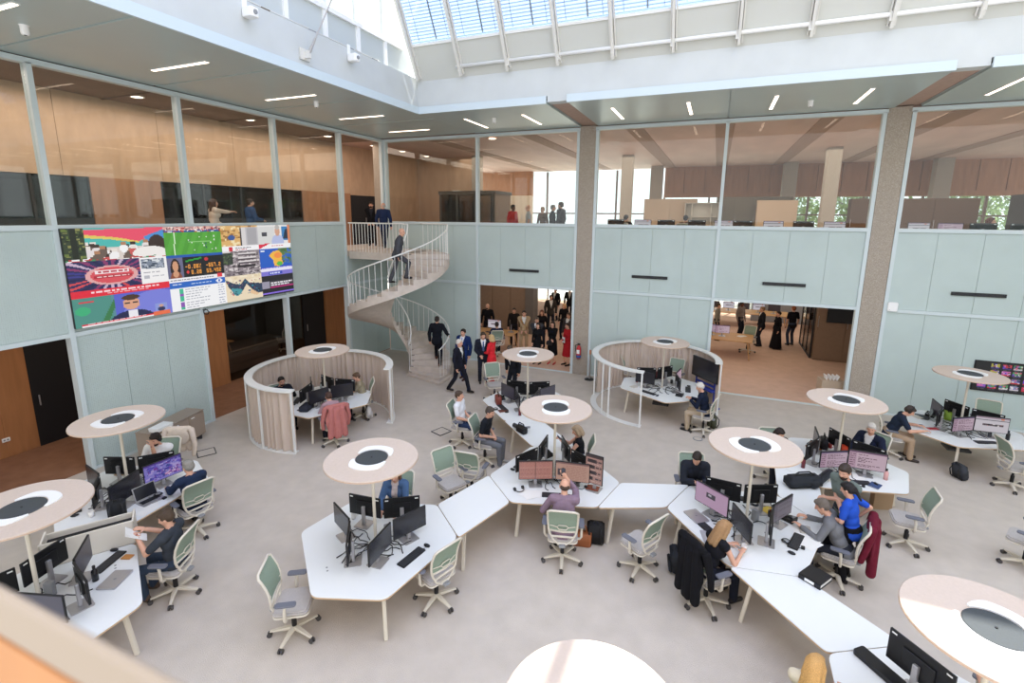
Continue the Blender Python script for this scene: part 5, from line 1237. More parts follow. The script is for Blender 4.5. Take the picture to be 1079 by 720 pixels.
# ------------------------------------------------------------------ lights in the ceilings
def build_line():
    t = thing('linear_ceiling_light', '', 'ceiling light'); m = MB(); m.bb(-.05, .05, -.81, .81, -.012, .0); part('housing', m, WHITE, t)
    m = MB(); m.bb(-.036, .036, -.79, .79, -.016, -.012); part('diffuser', m, LAMPW, t); return t
LINE = Proto(build_line)
for i, y in enumerate((1.5, 4.25, 7.05, 9.8, 12.45, 14.93)): LINE('slim bar light, number %s from the corner, in the left soffit' % ['six', 'five', 'four', 'three', 'two', 'one'][i], (-10.0, y, ZT), 0, 'bar lights in the soffit')
for i, x in enumerate((-7.2, -5.35, -2.8, -.9, 1.08, 2.96, 5.53, 7.3, 9.4)): LINE('slim bar light in the back soffit, %s from the stair corner' % ['first', 'second', 'third', 'fourth', 'fifth', 'sixth', 'seventh', 'eighth', 'ninth'][i], (x, 14.5, ZT), 90, 'bar lights in the soffit')
def build_down():
    t = thing('downlight', '', 'downlight'); m = MB(); m.lathe([(.13, -.012), (.17, -.012), (.17, 0), (.13, 0)], n=20); part('trim_ring', m, WHITE, t)
    m = MB(); m.cyl((0, 0, -.008), (0, 0, -.002), .13, n=20); part('lens', m, LAMPW, t); return t
DOWN = Proto(build_down)
for i, (x, y, z) in enumerate(((-13.45, 5.1, 8.27), (-13.45, 8.32, 8.3), (-13.4, 11.48, 8.3), (-13.4, 14.78, 8.3), (-13.4, 17.4, 8.3), (-13.35, 19.37, 8.3), (-13.3, 21.3, 8.3), (-7.9, 17.2, 8.28))):
    DOWN('round ceiling spot %s' % ['over the wood wall, second bay from the left edge', 'above the video wall, third bay', 'above the pointing woman', 'next to the corner posts', 'just behind the corner column', 'second behind the corner column', 'third behind the corner column', 'over the back gallery near the stair'][i], (x, y, z), 0, 'round ceiling spots')
def build_sensor():
    t = thing('ceiling_sensor', '', 'sensor'); m = MB(); m.lathe([(0, -.14), (.045, -.14), (.055, -.11), (.055, -.01), (.07, 0)], n=14); part('case', m, WHITE, t, smooth=True)
    m = MB(); m.cyl((0, 0, -.146), (0, 0, -.138), .02, n=8); part('lens', m, DARKG, t); return t
SENS = Proto(build_sensor)
for lb, q in (('white sensor on the left soffit at the photo edge', (-10.15, 4.75, ZT)), ('white sensor by the third bar light in the left soffit', (-9.75, 10.4, ZT)), ('white sensor in the back soffit near the stair corner', (-6.35, 13.95, ZT)), ('white sensor in the back soffit near the right column', (1.9, 14.6, ZT))): SENS(lb, q, 0, 'small white ceiling sensors')
def build_cam():
    t = thing('security_camera', '', 'camera'); m = MB(); m.bb(-.05, .05, -.02, .0, -.10, .22); part('wall_bracket', m, WHITE, t, bevel=.005)
    m = MB(); m.prism(rounded([(-.09, 0), (.09, 0), (.09, .24), (-.09, .24)], .04, 3), -.16, .0); part('housing', m, WHITE, t, bevel=.02)
    m = MB(); m.cyl((0, .235, -.08), (0, .26, -.08), .04, n=12); part('lens', m, GREYP, t); return t
SCAM = Proto(build_cam)
SCAM('white box camera on the ring beam, the one nearer the photo edge', (SX-.03, 7.1, 9.12), 0, 'white box cameras'); SCAM('white box camera on the ring beam nearer the corner', (SX-.03, 9.85, 9.12), 0, 'white box cameras')
t = thing('tie_rod', 'grey steel tie rod rising from a bracket on the left ring beam', 'tie rod', (SX-.03, 8.45, 8.72), 0)
m = MB(); m.bb(-.13, .13, 0, .03, -.1, .12); m.bb(-.03, .03, .03, .16, -.07, .07); part('bracket', m, RAFT, t)
m = MB(); d = Vector((-.55, 1.2, 2.6)).normalized(); m.cyl(Vector((0, .12, 0)), Vector((0, .12, 0))+d*.35, .03, .022, n=10); part('turnbuckle', m, SILVER, t)
m = MB(); m.cyl(Vector((0, .12, 0))+d*.3, Vector((0, .12, 0))+d*4.5, .014, n=8); part('rod', m, SILVER, t)
t = thing('cable_rail', 'thin cable rail along the sill of the west gable', 'rail', (SX-.2, 9.2, 9.36), 90)
m = MB(); m.cyl((0, -2.0, 0), (0, 2.0, 0), .014, n=6); part('rail', m, RAFT, t)
for y in (-1.5, -.3, .9, 1.8):
    m = MB(); m.bb(-.02, .02, y-.1, y+.1, -.09, 0); part('clip', m, BARK if y == -1.5 else GREYP, t)
t = thing('sill_pipe', 'white pipe running along the skylight sill over the ring beam', 'pipe', (0, SY-.15, 9.42), 90)
m = MB(); m.cyl((-6.8, 0, 0), (12, 0, 0), .045, n=12); part('pipe', m, WHITE, t, smooth=True)
for x in (-6.7, -5.3, -3.95, -2.6, -1.25, .1, 1.47, 2.84, 4.24, 5.6, 7):
    m = MB(); m.bb(x-.04, x+.04, -.05, .12, -.13, .05); part('clamp', m, RAFT, t)
# blinds behind the skylight glass, one per bay
SLATM = mat('blind_slat', 'bccbe6', .6); nt = SLATM.node_tree; tr = nt.nodes.new('ShaderNodeBsdfTranslucent'); tr.inputs[0].default_value = (.46, .58, .92, 1); ad = nt.nodes.new('ShaderNodeMixShader'); ad.inputs[0].default_value = .45
nt.links.new(nt.nodes['Principled BSDF'].outputs[0], ad.inputs[1]); nt.links.new(tr.outputs[0], ad.inputs[2]); nt.links.new(ad.outputs[0], nt.nodes['Material Output'].inputs[0])
for i in range(15):
    t = thing('venetian_blind', 'pale blue slatted blind behind the skylight glass, bay %s from the west gable' % ['one', 'two', 'three', 'four', 'five', 'six', 'seven', 'eight', 'nine', 'ten', 'eleven', 'twelve', 'thirteen', 'fourteen', 'fifteen'][i], 'blind', (0, 0, 0), 90, 'slatted blinds of the skylight')
    m = MB(); x0, x1 = RX[i]+.002, RX[i+1]-.002; top = 2.62 if i == 0 else SLEN+.1; s = .80
    while s < top:
        a, b = sk(0, s, -.128), sk(0, s+.090, -.10)
        m.add([(x0, a.y, a.z), (x1, a.y, a.z), (x1, b.y, b.z), (x0, b.y, b.z)], [(0, 1, 2, 3)]); s += .078
    part('slats', m, SLATM, t)
    if i == 0: m = MB(); slab(m, x0, x1, 2.6, SLEN+.1, -.13, -.12); part('sun_stop_sheet', m, SLATM, t)  # sheet added over the clear upper pane to stop a sun leak
    m = MB()
    for x in (x0+.25, (x0+x1)/2+.1, x1-.22): a, b = sk(x, .9, -.09), sk(x, top, -.09); m.cyl(a, b, .006 if x != (x0+x1)/2+.1 else .02, n=5)
    part('ladder_cords', m, GREYP, t)
for i in range(15):  # unseen sheets added to keep sun off all but the near discs
    t = thing('sun_blocker', 'unseen white sheet added at the far roof slope to block sun, bay %s' % ['one', 'two', 'three', 'four', 'five', 'six', 'seven', 'eight', 'nine', 'ten', 'eleven', 'twelve', 'thirteen', 'fourteen', 'fifteen'][i], 'shade', (0, 0, 0), 90, 'unseen sheets added to block sun')
    m = MB(); a = Vector((0, ridge.y+.05, ridge.z+.12)); b = Vector((0, -3, ridge.z-.75)); vs = []
    if i > 5: a = a.lerp(b, .34)
    for k in range(13):
        p = a.lerp(b, k/12)
        for x in (RX[i]-.01, RX[i+1]+.01): vs += [(x, p.y, p.z + .02*(k % 2)), (x, p.y, p.z+.006 + .02*(k % 2))]
    fs = []
    for k in range(12): o = 4*k; fs += [(o, o+2, o+6, o+4), (o+1, o+5, o+7, o+3)]
    m.add(vs, fs); part('fabric', m, SLATM, t)
# ------------------------------------------------------------------ things on the walls and the floor
def build_vent():
    t = thing('slot_air_vent', '', 'air vent'); m = MB(); m.bb(-.56, .56, -.02, .03, -.045, .045); part('frame', m, BLACKP, t)
    m = MB()
    for z in (-.02, 0.012): m.bb(-.54, .54, .03, .034, z, z+.012)
    part('louvre_blades', m, DARKG, t); return t
VENT = Proto(build_vent)
for lb, x in (('black slot vent above the left back opening', -6.23), ('black slot vent right of the middle column', -1.88), ('black slot vent above the right back opening', 1.96), ('black slot vent right of the right column', 6.43), ('black slot vent at the far right of the band', 10.4)): VENT(lb, (x, YB-.0, 3.57), 270, 'black slot vents in the band')
t = thing('access_point', 'white square wireless box beside the right column', 'access point', (4.64, YB-.03, 3.12), 270); m = MB(); m.prism(rounded([(-.12, -.13), (.12, -.13), (.12, .13), (-.12, .13)], .05, 4), 0, .05); o = part('case', m, WHITE, t, bevel=.015); o.rotation_euler = (R(-90), 0, 0); m = MB(); m.cyl((.07, .052, -.08), (.07, .054, -.08), .008, n=8); part('status_light', m, GREYP, t)
t = thing('fire_extinguisher', 'red fire extinguisher with blue band hung on the middle column', 'fire extinguisher', (-4.1, 16.22, .62), 270)
m = MB(); m.lathe([(0, 0), (.075, 0), (.08, .03), (.08, .36), (.05, .43), (.025, .46), (.025, .48)], c=(0, .09, 0), n=18); part('tank', m, mat('red_enamel', 'c02a30', .35), t, smooth=True)
m = MB(); m.cyl((0, .09, .03), (0, .09, .12), .0815, n=18); part('band', m, mat('blue_band', '2a5aa0', .4), t)
m = MB(); m.bb(-.04, .04, .06, .12, .48, .53); m.tube([(.03, .1, .5), (.11, .12, .46), (.1, .13, .25)], .014, 6); part('valve_and_hose', m, BLACKP, t)
m = MB(); m.bb(-.05, .05, .171, .172, .18, .32); part('label_sheet', m, WHITE, t); m = MB(); m.bb(-.05, .05, -.02, .02, .1, .4); part('wall_hook', m, SILVER, t)
t = thing('barrier_post', 'slim grey barrier post with round black foot near the middle column', 'barrier post', (-3.62, 15.85, 0), 90)
m = MB(); m.lathe([(0, 0), (.17, 0), (.16, .02), (.04, .035), (0, .035)], n=24); part('foot', m, BLACKP, t); m = MB(); m.cyl((0, 0, .03), (0, 0, 1.0), .03, n=12); part('post', m, SILVER, t); m = MB(); m.cyl((0, 0, .9), (0, 0, 1.04), .036, n=12); part('head', m, mat('copper_head', 'c88a68', .4), t)
def hatch(xy, h, label):
    t = thing('floor_hatch', label, 'floor hatch', (xy[0], xy[1], 0), h, 'square floor hatches'); m = MB(); s = .19
    for a, b in (((-s, -s), (s, -s+.02)), ((-s, s-.02), (s, s)), ((-s, -s), (-s+.02, s)), ((s-.02, -s), (s, s))): m.bb(a[0], b[0], a[1], b[1], .001, .012)
    part('frame', m, DARKG, t); m = MB(); m.bb(-s+.02, s-.02, -s+.02, s-.02, .001, .007); part('lid', m, CARPET, t)
hatch((-6.16, 10.26), 70, 'square floor hatch on the open carpet left of the seated men'); hatch((-10.6, 7.1), 60, 'square floor hatch beside the low cabinet')
t = thing('floor_grommet', 'round grey floor grommet behind the chair of the half open booth', 'floor grommet', (-.02, 12.45, 0), 90); m = MB(); m.cyl((0, 0, .001), (0, 0, .009), .12, n=24); part('ring', m, GREYP, t); m = MB(); m.cyl((0, 0, .009), (0, 0, .011), .09, n=24); part('lid', m, CARPET, t)
t = thing('cable_loop', 'black cable loop hanging under the video wall', 'cable', (-12.02, 8.45, 2.98), 0); m = MB(); m.tube([(.0, .03, .09), (.07, .04, .05), (.05, .03, -.03), (-.04, .03, -.05), (-.08, .03, .0), (-.03, .03, .07), (.08, .03, .08)], .014, 6); part('cable', m, BLACKP, t)
t = thing('wall_socket', 'white double socket on the oak wall at the far left', 'socket', (-14.48, 5.2, .42), 0); m = MB(); m.bb(-.07, .07, 0, .015, -.045, .045); part('plate', m, WHITE, t, bevel=.004); m = MB(); m.cyl((-.03, .015, 0), (-.03, .017, 0), .02, n=10); m.cyl((.03, .015, 0), (.03, .017, 0), .02, n=10); part('holes', m, GREYP, t)
# low cabinet by the left wall
def cabinet(loc, h, label, W_=1.42, D_=.48, H_=.74):
    cm = mat('taupe_lacquer', '9c8d7f', .45); t = thing('low_cabinet', label, 'cabinet', loc, h); m = MB(); m.bb(-W_/2, W_/2, -D_/2, D_/2-.02, .12, H_-.02); part('carcass', m, cm, t, bevel=.004)
    m = MB(); m.bb(-W_/2-.01, W_/2+.01, -D_/2, D_/2, H_-.02, H_); part('top', m, cm, t, bevel=.003)
    k = 3; w = W_/k
    for i in range(k):
        x0 = -W_/2+i*w
        if i == 1:
            for z0, z1 in ((.46, .70), (.14, .45)): m = MB(); m.bb(x0+.005, x0+w-.005, D_/2-.02, D_/2, z0, z1); d = part('drawer', m, cm, t, bevel=.003); m = MB(); m.bb(x0+w-.16, x0+w-.06, D_/2, D_/2+.02, z1-.05, z1-.035); part('handle', m, WHITE, d)
        else:
            m = MB(); m.bb(x0+.005, x0+w-.005, D_/2-.02, D_/2, .14, .70); d = part('door', m, cm, t, bevel=.003); m = MB(); m.bb(x0+w-.16, x0+w-.06, D_/2, D_/2+.02, .65, .665); part('handle', m, WHITE, d)
    for x in (-W_/2+.1, W_/2-.1):
        m = MB(); m.bb(x-.02, x+.02, -D_/2+.05, D_/2-.05, 0, .12); part('foot', m, DARKG, t)
    return t
cabinet((-11.42, 6.92, 0), 14, 'low taupe cabinet with doors and drawers against the pale blue wall')
t = thing('paper_box', 'flat white box lying on the low taupe cabinet', 'box', (-11.15, 6.52, .74), 14); m = MB(); m.bb(-.2, .2, -.12, .12, 0, .07); part('tray', m, WHITE, t, bevel=.004); m = MB(); m.bb(-.205, .205, -.125, .125, .055, .085); part('lid', m, WHITE, t, bevel=.004)
t = thing('storage_box', 'open white divider box with dark inside on the desk behind the reading man', 'box', (-7.95, 3.53, .7405), 147)
m = MB(); L_, D_ = .51, .2
m.bb(-L_, L_, -D_, -D_+.025, 0, .36); m.bb(-L_, L_, D_-.025, D_, 0, .30); m.bb(-L_, -L_+.025, -D_, D_, 0, .34); m.bb(L_-.025, L_, -D_, D_, 0, .34); m.bb(-L_, L_, -D_, D_, 0, .02); part('shell', m, mat('cream_laminate', 'e2dacd', .5), t, bevel=.004)
m = MB(); m.bb(-L_+.03, L_-.03, -D_+.03, D_-.03, .02, .22); part('dark_liner', m, BLACKW, t)
# jackets over chair backs
def draped(label, xy, h, c, long=.55, name='draped_jacket', sleeve=True):
    t = thing(name, label, 'jacket', (xy[0], xy[1], 0), h); m = MB()
    m.cap((-.2, -.30, 1.06), (.2, -.30, 1.06), .055, .055); m.ell(Matrix.Translation((0, -.315, 1.0-long*.42)), (.27, .05, long*.52), 14); m.ell(Matrix.Translation((0, -.245, .9)), (.24, .035, .2), 12)
    for s in (-1, 1):
        m.cap((s*.13, -.34, 1.0), (s*.17, -.345, 1.02-long), .06, .07); m.cap((s*.02, -.345, .98), (s*.03, -.35, 1.0-long), .05, .06)
    grow('cloth_body', m, [cloth(c)], t, .014, 3)
    if sleeve:
        for s in (-1, 1): m = MB(); m.cap((s*.25, -.29, 1.03), (s*.31, -.24, .72), .06, .05); m.cap((s*.31, -.24, .72), (s*.29, -.2, .52), .05, .045); grow('sleeve', m, [cloth(c)], t, .014, 2)
    return t
def on_chair(head_or_none, hip, h, *a, **k): return draped(a[0], (hip[0], hip[1]), h, a[1], **k)
draped('black jacket hanging over the chair of the long-haired woman', (0.27, 6.79), 42, '16161a', .75)
draped('burgundy jacket over the chair of the man in the grey shirt', (2.23, 8.24), 166, '6a1f30', .72)
draped('dusty pink jacket over the chair in the curtain booth', (-8.21, 8.67), 148, 'b4716c', .68)
draped('cream jacket behind the bearded man in the white T-shirt', (-9.93, 5.97), 300, 'd8c8b8', .42)


# bags
backpack(((-0.17, 7.32)[0], (-0.17, 7.32)[1], 0.02), 190, 'black backpack standing on the floor beside the draped black jacket', '1c1f26', -8, .95)
backpack((-8.38, 4.1, .742), 150, 'black backpack lying on the table beside the storage box', '18191d', 0, .8)
backpack(((-1.50, 7.50)[0], (-1.50, 7.50)[1], 0), 100, 'black leather backpack hanging below the salmon screens, beside the orange bag', '1b1a1c', 0, 1.0)
backpack(((-8.43, 10.22)[0], (-8.43, 10.22)[1], 0), 60, 'white sports bag with red piping on the floor of the curtain booth', 'd6d2d0', 0, .85)
backpack(((5.29, 12.67)[0], (5.29, 12.67)[1], 0), 30, 'dark grey backpack slumped at the table leg under the wall screen table', '33363c', 14, .9)
backpack(((0.30, 13.34)[0], (0.30, 13.34)[1], 0), 200, 'green and black backpack on the floor by the half open booth', '4a4c3a', 0, .9)
t = thing('leather_bag', 'tan leather bag on the floor under the purple-shirted man', 'bag', (*(-1.72, 7.35), 0), 100); m = MB(); m.prism(rounded([(-.18, -.07), (.18, -.07), (.18, .07), (-.18, .07)], .05, 3), 0, .24); part('bag_body', m, mat('tan_leather', '9a5a34', .5), t, bevel=.03, smooth=True); m = MB(); m.tube([(-.1, 0, .22), (-.08, 0, .36), (.08, 0, .36), (.1, 0, .22)], .012, 6); part('carry_strap', m, mat('tan_leather', '9a5a34', .5), t)
t = thing('paper_bag', 'brown paper carrier bag under the table of the white-haired man', 'bag', (*(3.35, 10.67), 0), 105); m = MB(); m.bb(-.17, .17, -.07, .07, 0, .36); part('bag_body', m, mat('kraft_paper', 'a58a6c', .8), t, bevel=.006); m = MB(); m.tube([(-.06, .07, .35), (-.05, .08, .44), (.05, .08, .44), (.06, .07, .35)], .006, 5); part('bag_handle', m, mat('kraft_paper', 'a58a6c', .8), t)
t = thing('camera_bag', 'long black camera bag with a yellow tag on the linking desk', 'bag', (*(1.80, 9.50), .742), 118); m = MB(); m.prism(rounded([(-.32, -.13), (.32, -.13), (.32, .13), (-.32, .13)], .07, 4), 0, .2); part('bag_body', m, mat('bag_nylon', '1b1f26', .7), t, bevel=.05, seg=2, smooth=True); m = MB(); m.tube([(-.2, 0, .2), (-.1, 0, .27), (.1, 0, .27), (.2, 0, .2)], .014, 6); part('carry_strap', m, BLACKP, t); m = MB(); m.bb(.2, .25, .10, .135, .10, .16); part('yellow_tag', m, mat('yellow_tag', 'c6dc3a', .5), t)
t = thing('tripod_bag', 'narrow black tripod bag lying behind the camera bag', 'bag', (*(2.14, 9.77), .742), 150); m = MB(); m.cap((-.34, 0, .08), (.34, 0, .08), .08, .07, 12); part('bag_body', m, mat('bag_nylon', '1b1f26', .7), t, smooth=True); m = MB(); m.tube([(-.2, 0, .15), (0, 0, .2), (.2, 0, .15)], .012, 6); part('carry_strap', m, BLACKP, t)
t = thing('sling_bag', 'navy shoulder bag lying on the table inside the curtain booth', 'bag', (*(-9.03, 8.66), .742), 20); m = MB(); m.prism(rounded([(-.2, -.12), (.2, -.12), (.2, .12), (-.2, .12)], .06, 3), 0, .12); part('bag_body', m, mat('navy_nylon', '222734', .7), t, bevel=.04, seg=2, smooth=True); m = MB(); m.tube([(-.18, .1, .1), (0, .18, .05), (.18, .1, .1)], .012, 6); part('carry_strap', m, BLACKP, t)
t = thing('video_camera', 'black video camera with eyepiece lying on the desk by the polo-shirted man', 'video camera', (*(-3.68, 9.56), .742), 150); m = MB(); m.bb(-.07, .07, -.16, .12, 0, .15); part('camera_body', m, BLACKP, t, bevel=.02); m = MB(); m.cyl((0, .12, .08), (0, .26, .08), .05, n=14); part('lens', m, DARKG, t); m = MB(); m.tube([(0, -.12, .15), (0, -.08, .21), (0, .06, .21), (0, .1, .15)], .014, 6); part('top_handle', m, BLACKP, t); m = MB(); m.cyl((.1, -.05, .1), (.16, -.12, .12), .025, n=10); part('eyepiece', m, GREYP, t)
t = thing('ring_binder', 'thick black binder lying on the long linking desk', 'binder', (*(1.59, 6.90), .742), 145, None); m = MB(); m.bb(-.16, .16, -.14, .14, 0, .006); m.bb(-.16, .16, -.14, .14, .064, .07); m.bb(-.16, -.154, -.14, .14, 0, .07); part('cover', m, BLACKP, t); m = MB(); m.bb(-.15, .155, -.13, .13, .008, .05); part('pages', m, PAPER, t); m = MB(); m.bb(-.161, -.1605, -.06, .06, .015, .055); part('spine_label', m, WHITE, t)
t = thing('orange_folder_box', 'orange file box standing by the pole of the white-haired man', 'file box', (*(2.72, 10.98), .742), 170); m = MB(); m.bb(-.12, .12, -.05, .05, 0, .27); part('box_body', m, mat('orange_card', 'd0492c', .6), t, bevel=.004); m = MB(); m.cyl((0, .05, .2), (0, .052, .2), .02, n=10); part('finger_hole', m, BLACKP, t)
t = thing('large_display', 'black display on a blue trolley frame at the half open booth', 'display', (.02, 14.75, 0), 222)
m = MB(); m.bb(-.52, .52, -.03, .03, .86, 1.46); part('housing', m, BLACKP, t, bevel=.006); m = MB(); m.bb(-.50, .50, .03, .032, .885, 1.44); part('screen', m, OFF, t)
bm_ = mat('blue_steel', '2f3f9a', .45)
for s in (-1, 1): m = MB(); m.bb(s*.38-.02, s*.38+.02, -.06, -.03, .04, 1.3); m.bb(s*.38-.025, s*.38+.025, -.28, .22, .04, .08); part('upright', m, bm_, t)
m = MB(); m.bb(-.4, .4, -.06, -.03, .70, .76); m.bb(-.4, .4, -.1, .08, .58, .62); part('cross_bar', m, bm_, t)
# desk things at each seat
def seat_kit(k, i, who, kb=True, ms=True, lap=None, mug=None, ph=False, pap=0, bot=None, hs=False, side=1):
    c, _ = CL[k]; n = seat_n(k, i); v = fwd(n); s = Vector((-v.y, v.x, 0)); C_ = Vector((c[0], c[1], 0))
    def q(a, b): p = C_+v*a+s*b; return (p.x, p.y, .742)
    if kb: KEYB('black keyboard before the seat of ' + who, q(.70, .02), n+180, 'black keyboards')
    if ms: MOUSE('black mouse beside the keyboard of ' + who, q(.72, .32*side), n+180, 'computer mice')
    if lap: laptop(q(.66, -.36*side), n+200*side if False else n, lap[0] + ' before the seat of ' + who, *lap[1:])
    if mug is not None: MUGS[mug]('mug on the desk of ' + who, q(.52, .52*side), n+40, 'mugs on the desks')
    if ph: TELE('black desk telephone of ' + who, q(.48, -.55*side), n+165, 'desk telephones')
    if pap: papers(q(.78, -.30*side), n+10, 'loose white papers before ' + who, pap)
    if bot: BOT[bot](bot + ' bottle on the desk of ' + who, q(.50, .60*side), 0, 'drink bottles')
    if hs: HEADS('black headset lying on the desk of ' + who, q(.60, -.60*side), n+30, 'headsets on the desks')
KEYB('black keyboard before the man reading papers', (*(-7.40, 3.44), .742), 200, 'black keyboards'); MOUSE('black mouse by the keyboard of the man reading papers', (*(-7.60, 3.61), .742), 210, 'computer mice')
laptop((-8.42, 4.62), -4, 'open silver laptop beside the black backpack', True, False, 'off')
seat_kit('A', 1, 'the bearded man in white', ms=False, hs=False, pap=2)
seat_kit('A', 2, 'the person facing the loggia', mug=0, ph=True)
seat_kit('C', 0, 'the chair right of the front table', ph=False, mug=None, hs=False)
seat_kit('C', 1, 'the woman in denim', mug=0)
seat_kit('D', 0, 'the man in purple', lap=None, mug=None, hs=True, side=1)
seat_kit('D', 1, 'the woman in the black top', ms=False, kb=False, pap=2)
seat_kit('D', 2, 'the two green chairs', ph=True, hs=True)
seat_kit('B', 2, 'the man in the white shirt', bot='wine', ph=True)
seat_kit('B', 1, 'the woman in red', mug=0)
seat_kit('B', 0, 'the far side of the stair table', pap=2)
seat_kit('K1', 0, 'the floral blouse', mug=None)
seat_kit('K1', 1, 'the patterned shirt', bot='clear')
seat_kit('K1', 2, 'the man with glasses', pap=1)
seat_kit('K2', 0, 'the man in the navy sweater', ph=True)
seat_kit('K2', 1, 'the curtain side of the half open booth', mug=1)
seat_kit('K2', 2, 'the open side of the half open booth', pap=3)
seat_kit('E', 2, 'the long-haired woman', lap=('closed silver laptop', False, False, 'off'), mug=0)
seat_kit('E', 1, 'the man with the phone', lap=('closed silver laptop', False, False, 'off'), hs=True)
seat_kit('E', 0, 'the man in the grey shirt', ph=True, pap=2, side=-1)
seat_kit('F', 0, 'the chair beside the paper bag', pap=3, bot='pink')
seat_kit('F', 1, 'the white-haired man', mug=1)
seat_kit('F', 2, 'the dark-haired woman', bot='wine', ph=True)
seat_kit('G', 0, 'the chair under the wall screen', bot='black')
seat_kit('G', 1, 'the chair against the back wall', mug=0)
seat_kit('G', 2, 'the man in the navy T-shirt', kb=False, lap=('open dark laptop', True, True, 'off'), pap=2, ph=True)
seat_kit('H', 1, 'the blonde woman', bot='clear')
BOT['black']('black bottle with white lettering at the railing table', (*(-7.18, 3.16), .742), 0, 'drink bottles')
t = thing('equipment_case', 'flat black equipment case beside the monitor near the sunlit canopy', 'case', (1.98, 5.62, .7405), 40); m = MB(); m.prism(rounded([(-.24, -.08), (.24, -.08), (.24, .08), (-.24, .08)], .03, 3), 0, .06); part('case_body', m, BLACKP, t, bevel=.012); m = MB(); m.bb(-.23, .23, .079, .082, .026, .034); part('seam', m, DARKG, t)
laptop((-6.95, 3.26), 205, 'closed rose laptop lying beside the black bottle', False, False)
notebook((-7.28, 3.60), 200, 'small orange phone wallet near the reading man', 'c98a4a', sz=(.09, .13, .012))
notebook((-2.81, 7.65), 280, 'open paper with orange map before the purple-shirted man', 'd8b48a', sz=(.3, .22, .01), z=.80) if False else None
notebook((0.26, 7.28), 15, 'silver tablet sleeve on the desk of the long-haired woman', 'a9a6aa', sz=(.28, .2, .012))
notebook((3.07, 11.73), 60, 'red notebook near the pole of the white-haired man', 'a83a34')
notebook((4.97, 13.48), 20, 'red clipboard on the table under the wall screen', 'b8343c', sz=(.12, .22, .014))
t = thing('open_magazine', 'open laptop riser with an orange map sheet before the man in purple', 'magazine', (*(-2.49, 7.84), .742), 104); m = MB(); m.box((0, 0, .07), (.36, .26, .008), Matrix.Rotation(R(-28), 3, 'X')); part('board', m, SILVER, t); m = MB(); m.box((0, -.003, .077), (.34, .24, .004), Matrix.Rotation(R(-28), 3, 'X')); part('map_sheet', m, mat('orange_map', 'e0b08a', .7, noise=.35, scale=14), t)
t = thing('beanie_cap', 'brown felt hat lying on the table of the white-haired man', 'hat', (*(2.26, 11.32), .742), 0); m = MB(); m.lathe([(0, .12), (.07, .115), (.095, .07), (.10, .02), (.15, .005), (.155, 0), (0, 0)], n=22); part('crown', m, mat('brown_felt', '8a5a3c', .85), t, smooth=True); m = MB(); m.lathe([(.101, .018), (.104, .018), (.102, .04), (.098, .04)], n=22); part('hat_band', m, BLACKP, t)
# loose things that fill the busy tables
def at_table(k, ang, r): c, n = CL[k]; v = fwd(n+ang); return (c[0]+v.x*r, c[1]+v.y*r)
WHERE = {'A': 'cabinet table', 'D': 'table of the man in purple', 'B': 'table near the stair', 'K2': 'table in the half open booth', 'E': 'table of the long-haired woman', 'F': 'table of the white-haired man', 'G': 'table under the wall screen', 'K1': 'table in the curtain booth'}
for k, ang, r, c, nm in (('F', 20, .82, '3a4f78', 'blue'), ('F', -32, .78, 'd8d2c4', 'cream'), ('F', 150, .8, '5a3a2c', 'brown'), ('E', 30, .85, 'b9b2a6', 'pale grey'), ('E', 75, .62, 'd8b84a', 'yellow'), ('E', 100, .9, '26262c', 'black'), ('G', 25, .8, '6aa044', 'green'), ('G', -140, .8, 'c8c0b0', 'cream'), ('G', 140, .75, '8a2a34', 'dark red'), ('D', 160, .8, '2a2a30', 'black'), ('D', 60, .8, '8a4a34', 'rust'), ('B', -105, .8, '6a3a30', 'brown'), ('K2', 200, .8, 'cfc8bc', 'cream'), ('K2', 150, .7, '7a2a3a', 'wine red'), ('A', 150, .8, '9a7a58', 'tan'), ('K1', -60, .8, '3a3a48', 'slate')):
    notebook(at_table(k, ang, r), ang*3, '%s notebook lying on the %s' % (nm, WHERE[k]), c)
for k, ang, r in (('F', 8, .55), ('F', -20, .95), ('E', 10, .85), ('G', 10, .62), ('G', 100, .85), ('D', -30, .8), ('B', -130, .6), ('A', -20, .85)):
    papers(at_table(k, ang, r), ang*5, 'white sheets spread %s of the %s' % ('near the pole' if r < .7 else 'at the edge' if ang > 0 else 'on the corner', WHERE[k]), 4)
def pen_pot(k, ang, r):
    p = at_table(k, ang, r); t = thing('pen_pot', 'dark pen pot with pens on the ' + WHERE[k], 'pen pot', (p[0], p[1], .742), 0); m = MB(); m.lathe([(0, 0), (.038, 0), (.04, .10), (.036, .10), (.034, .008), (0, .008)], n=14); part('pot', m, DARKG, t); 
    for i in range(4): a = i*1.6; m = MB(); m.cyl((.015*math.cos(a), .015*math.sin(a), .01), (.032*math.cos(a), .032*math.sin(a), .16), .004, n=6); part('pen', m, [BLACKP, mat('pen_blue', '2a50a0', .4), mat('pen_red', 'b03030', .4), SILVER][i], t)
for k, ang, r in (('F', 62, .45), ('E', 62, .5), ('G', 40, .5), ('D', 64, .5), ('B', 180, .5), ('K2', 60, .5), ('A', 60, .5)): pen_pot(k, ang, r)
def tote(k, ang, r, c, label):
    p = at_table(k, ang, r); t = thing('handbag', label, 'handbag', (p[0], p[1], .742), ang); m = MB(); m.prism(rounded([(-.16, -.07), (.16, -.07), (.14, .07), (-.14, .07)], .04, 3), 0, .2); part('bag_body', m, mat('hide_'+c, c, .55), t, bevel=.03, smooth=True); m = MB(); m.tube([(-.1, 0, .18), (-.07, 0, .3), (.07, 0, .3), (.1, 0, .18)], .01, 6); part('bag_handle', m, BLACKP, t)
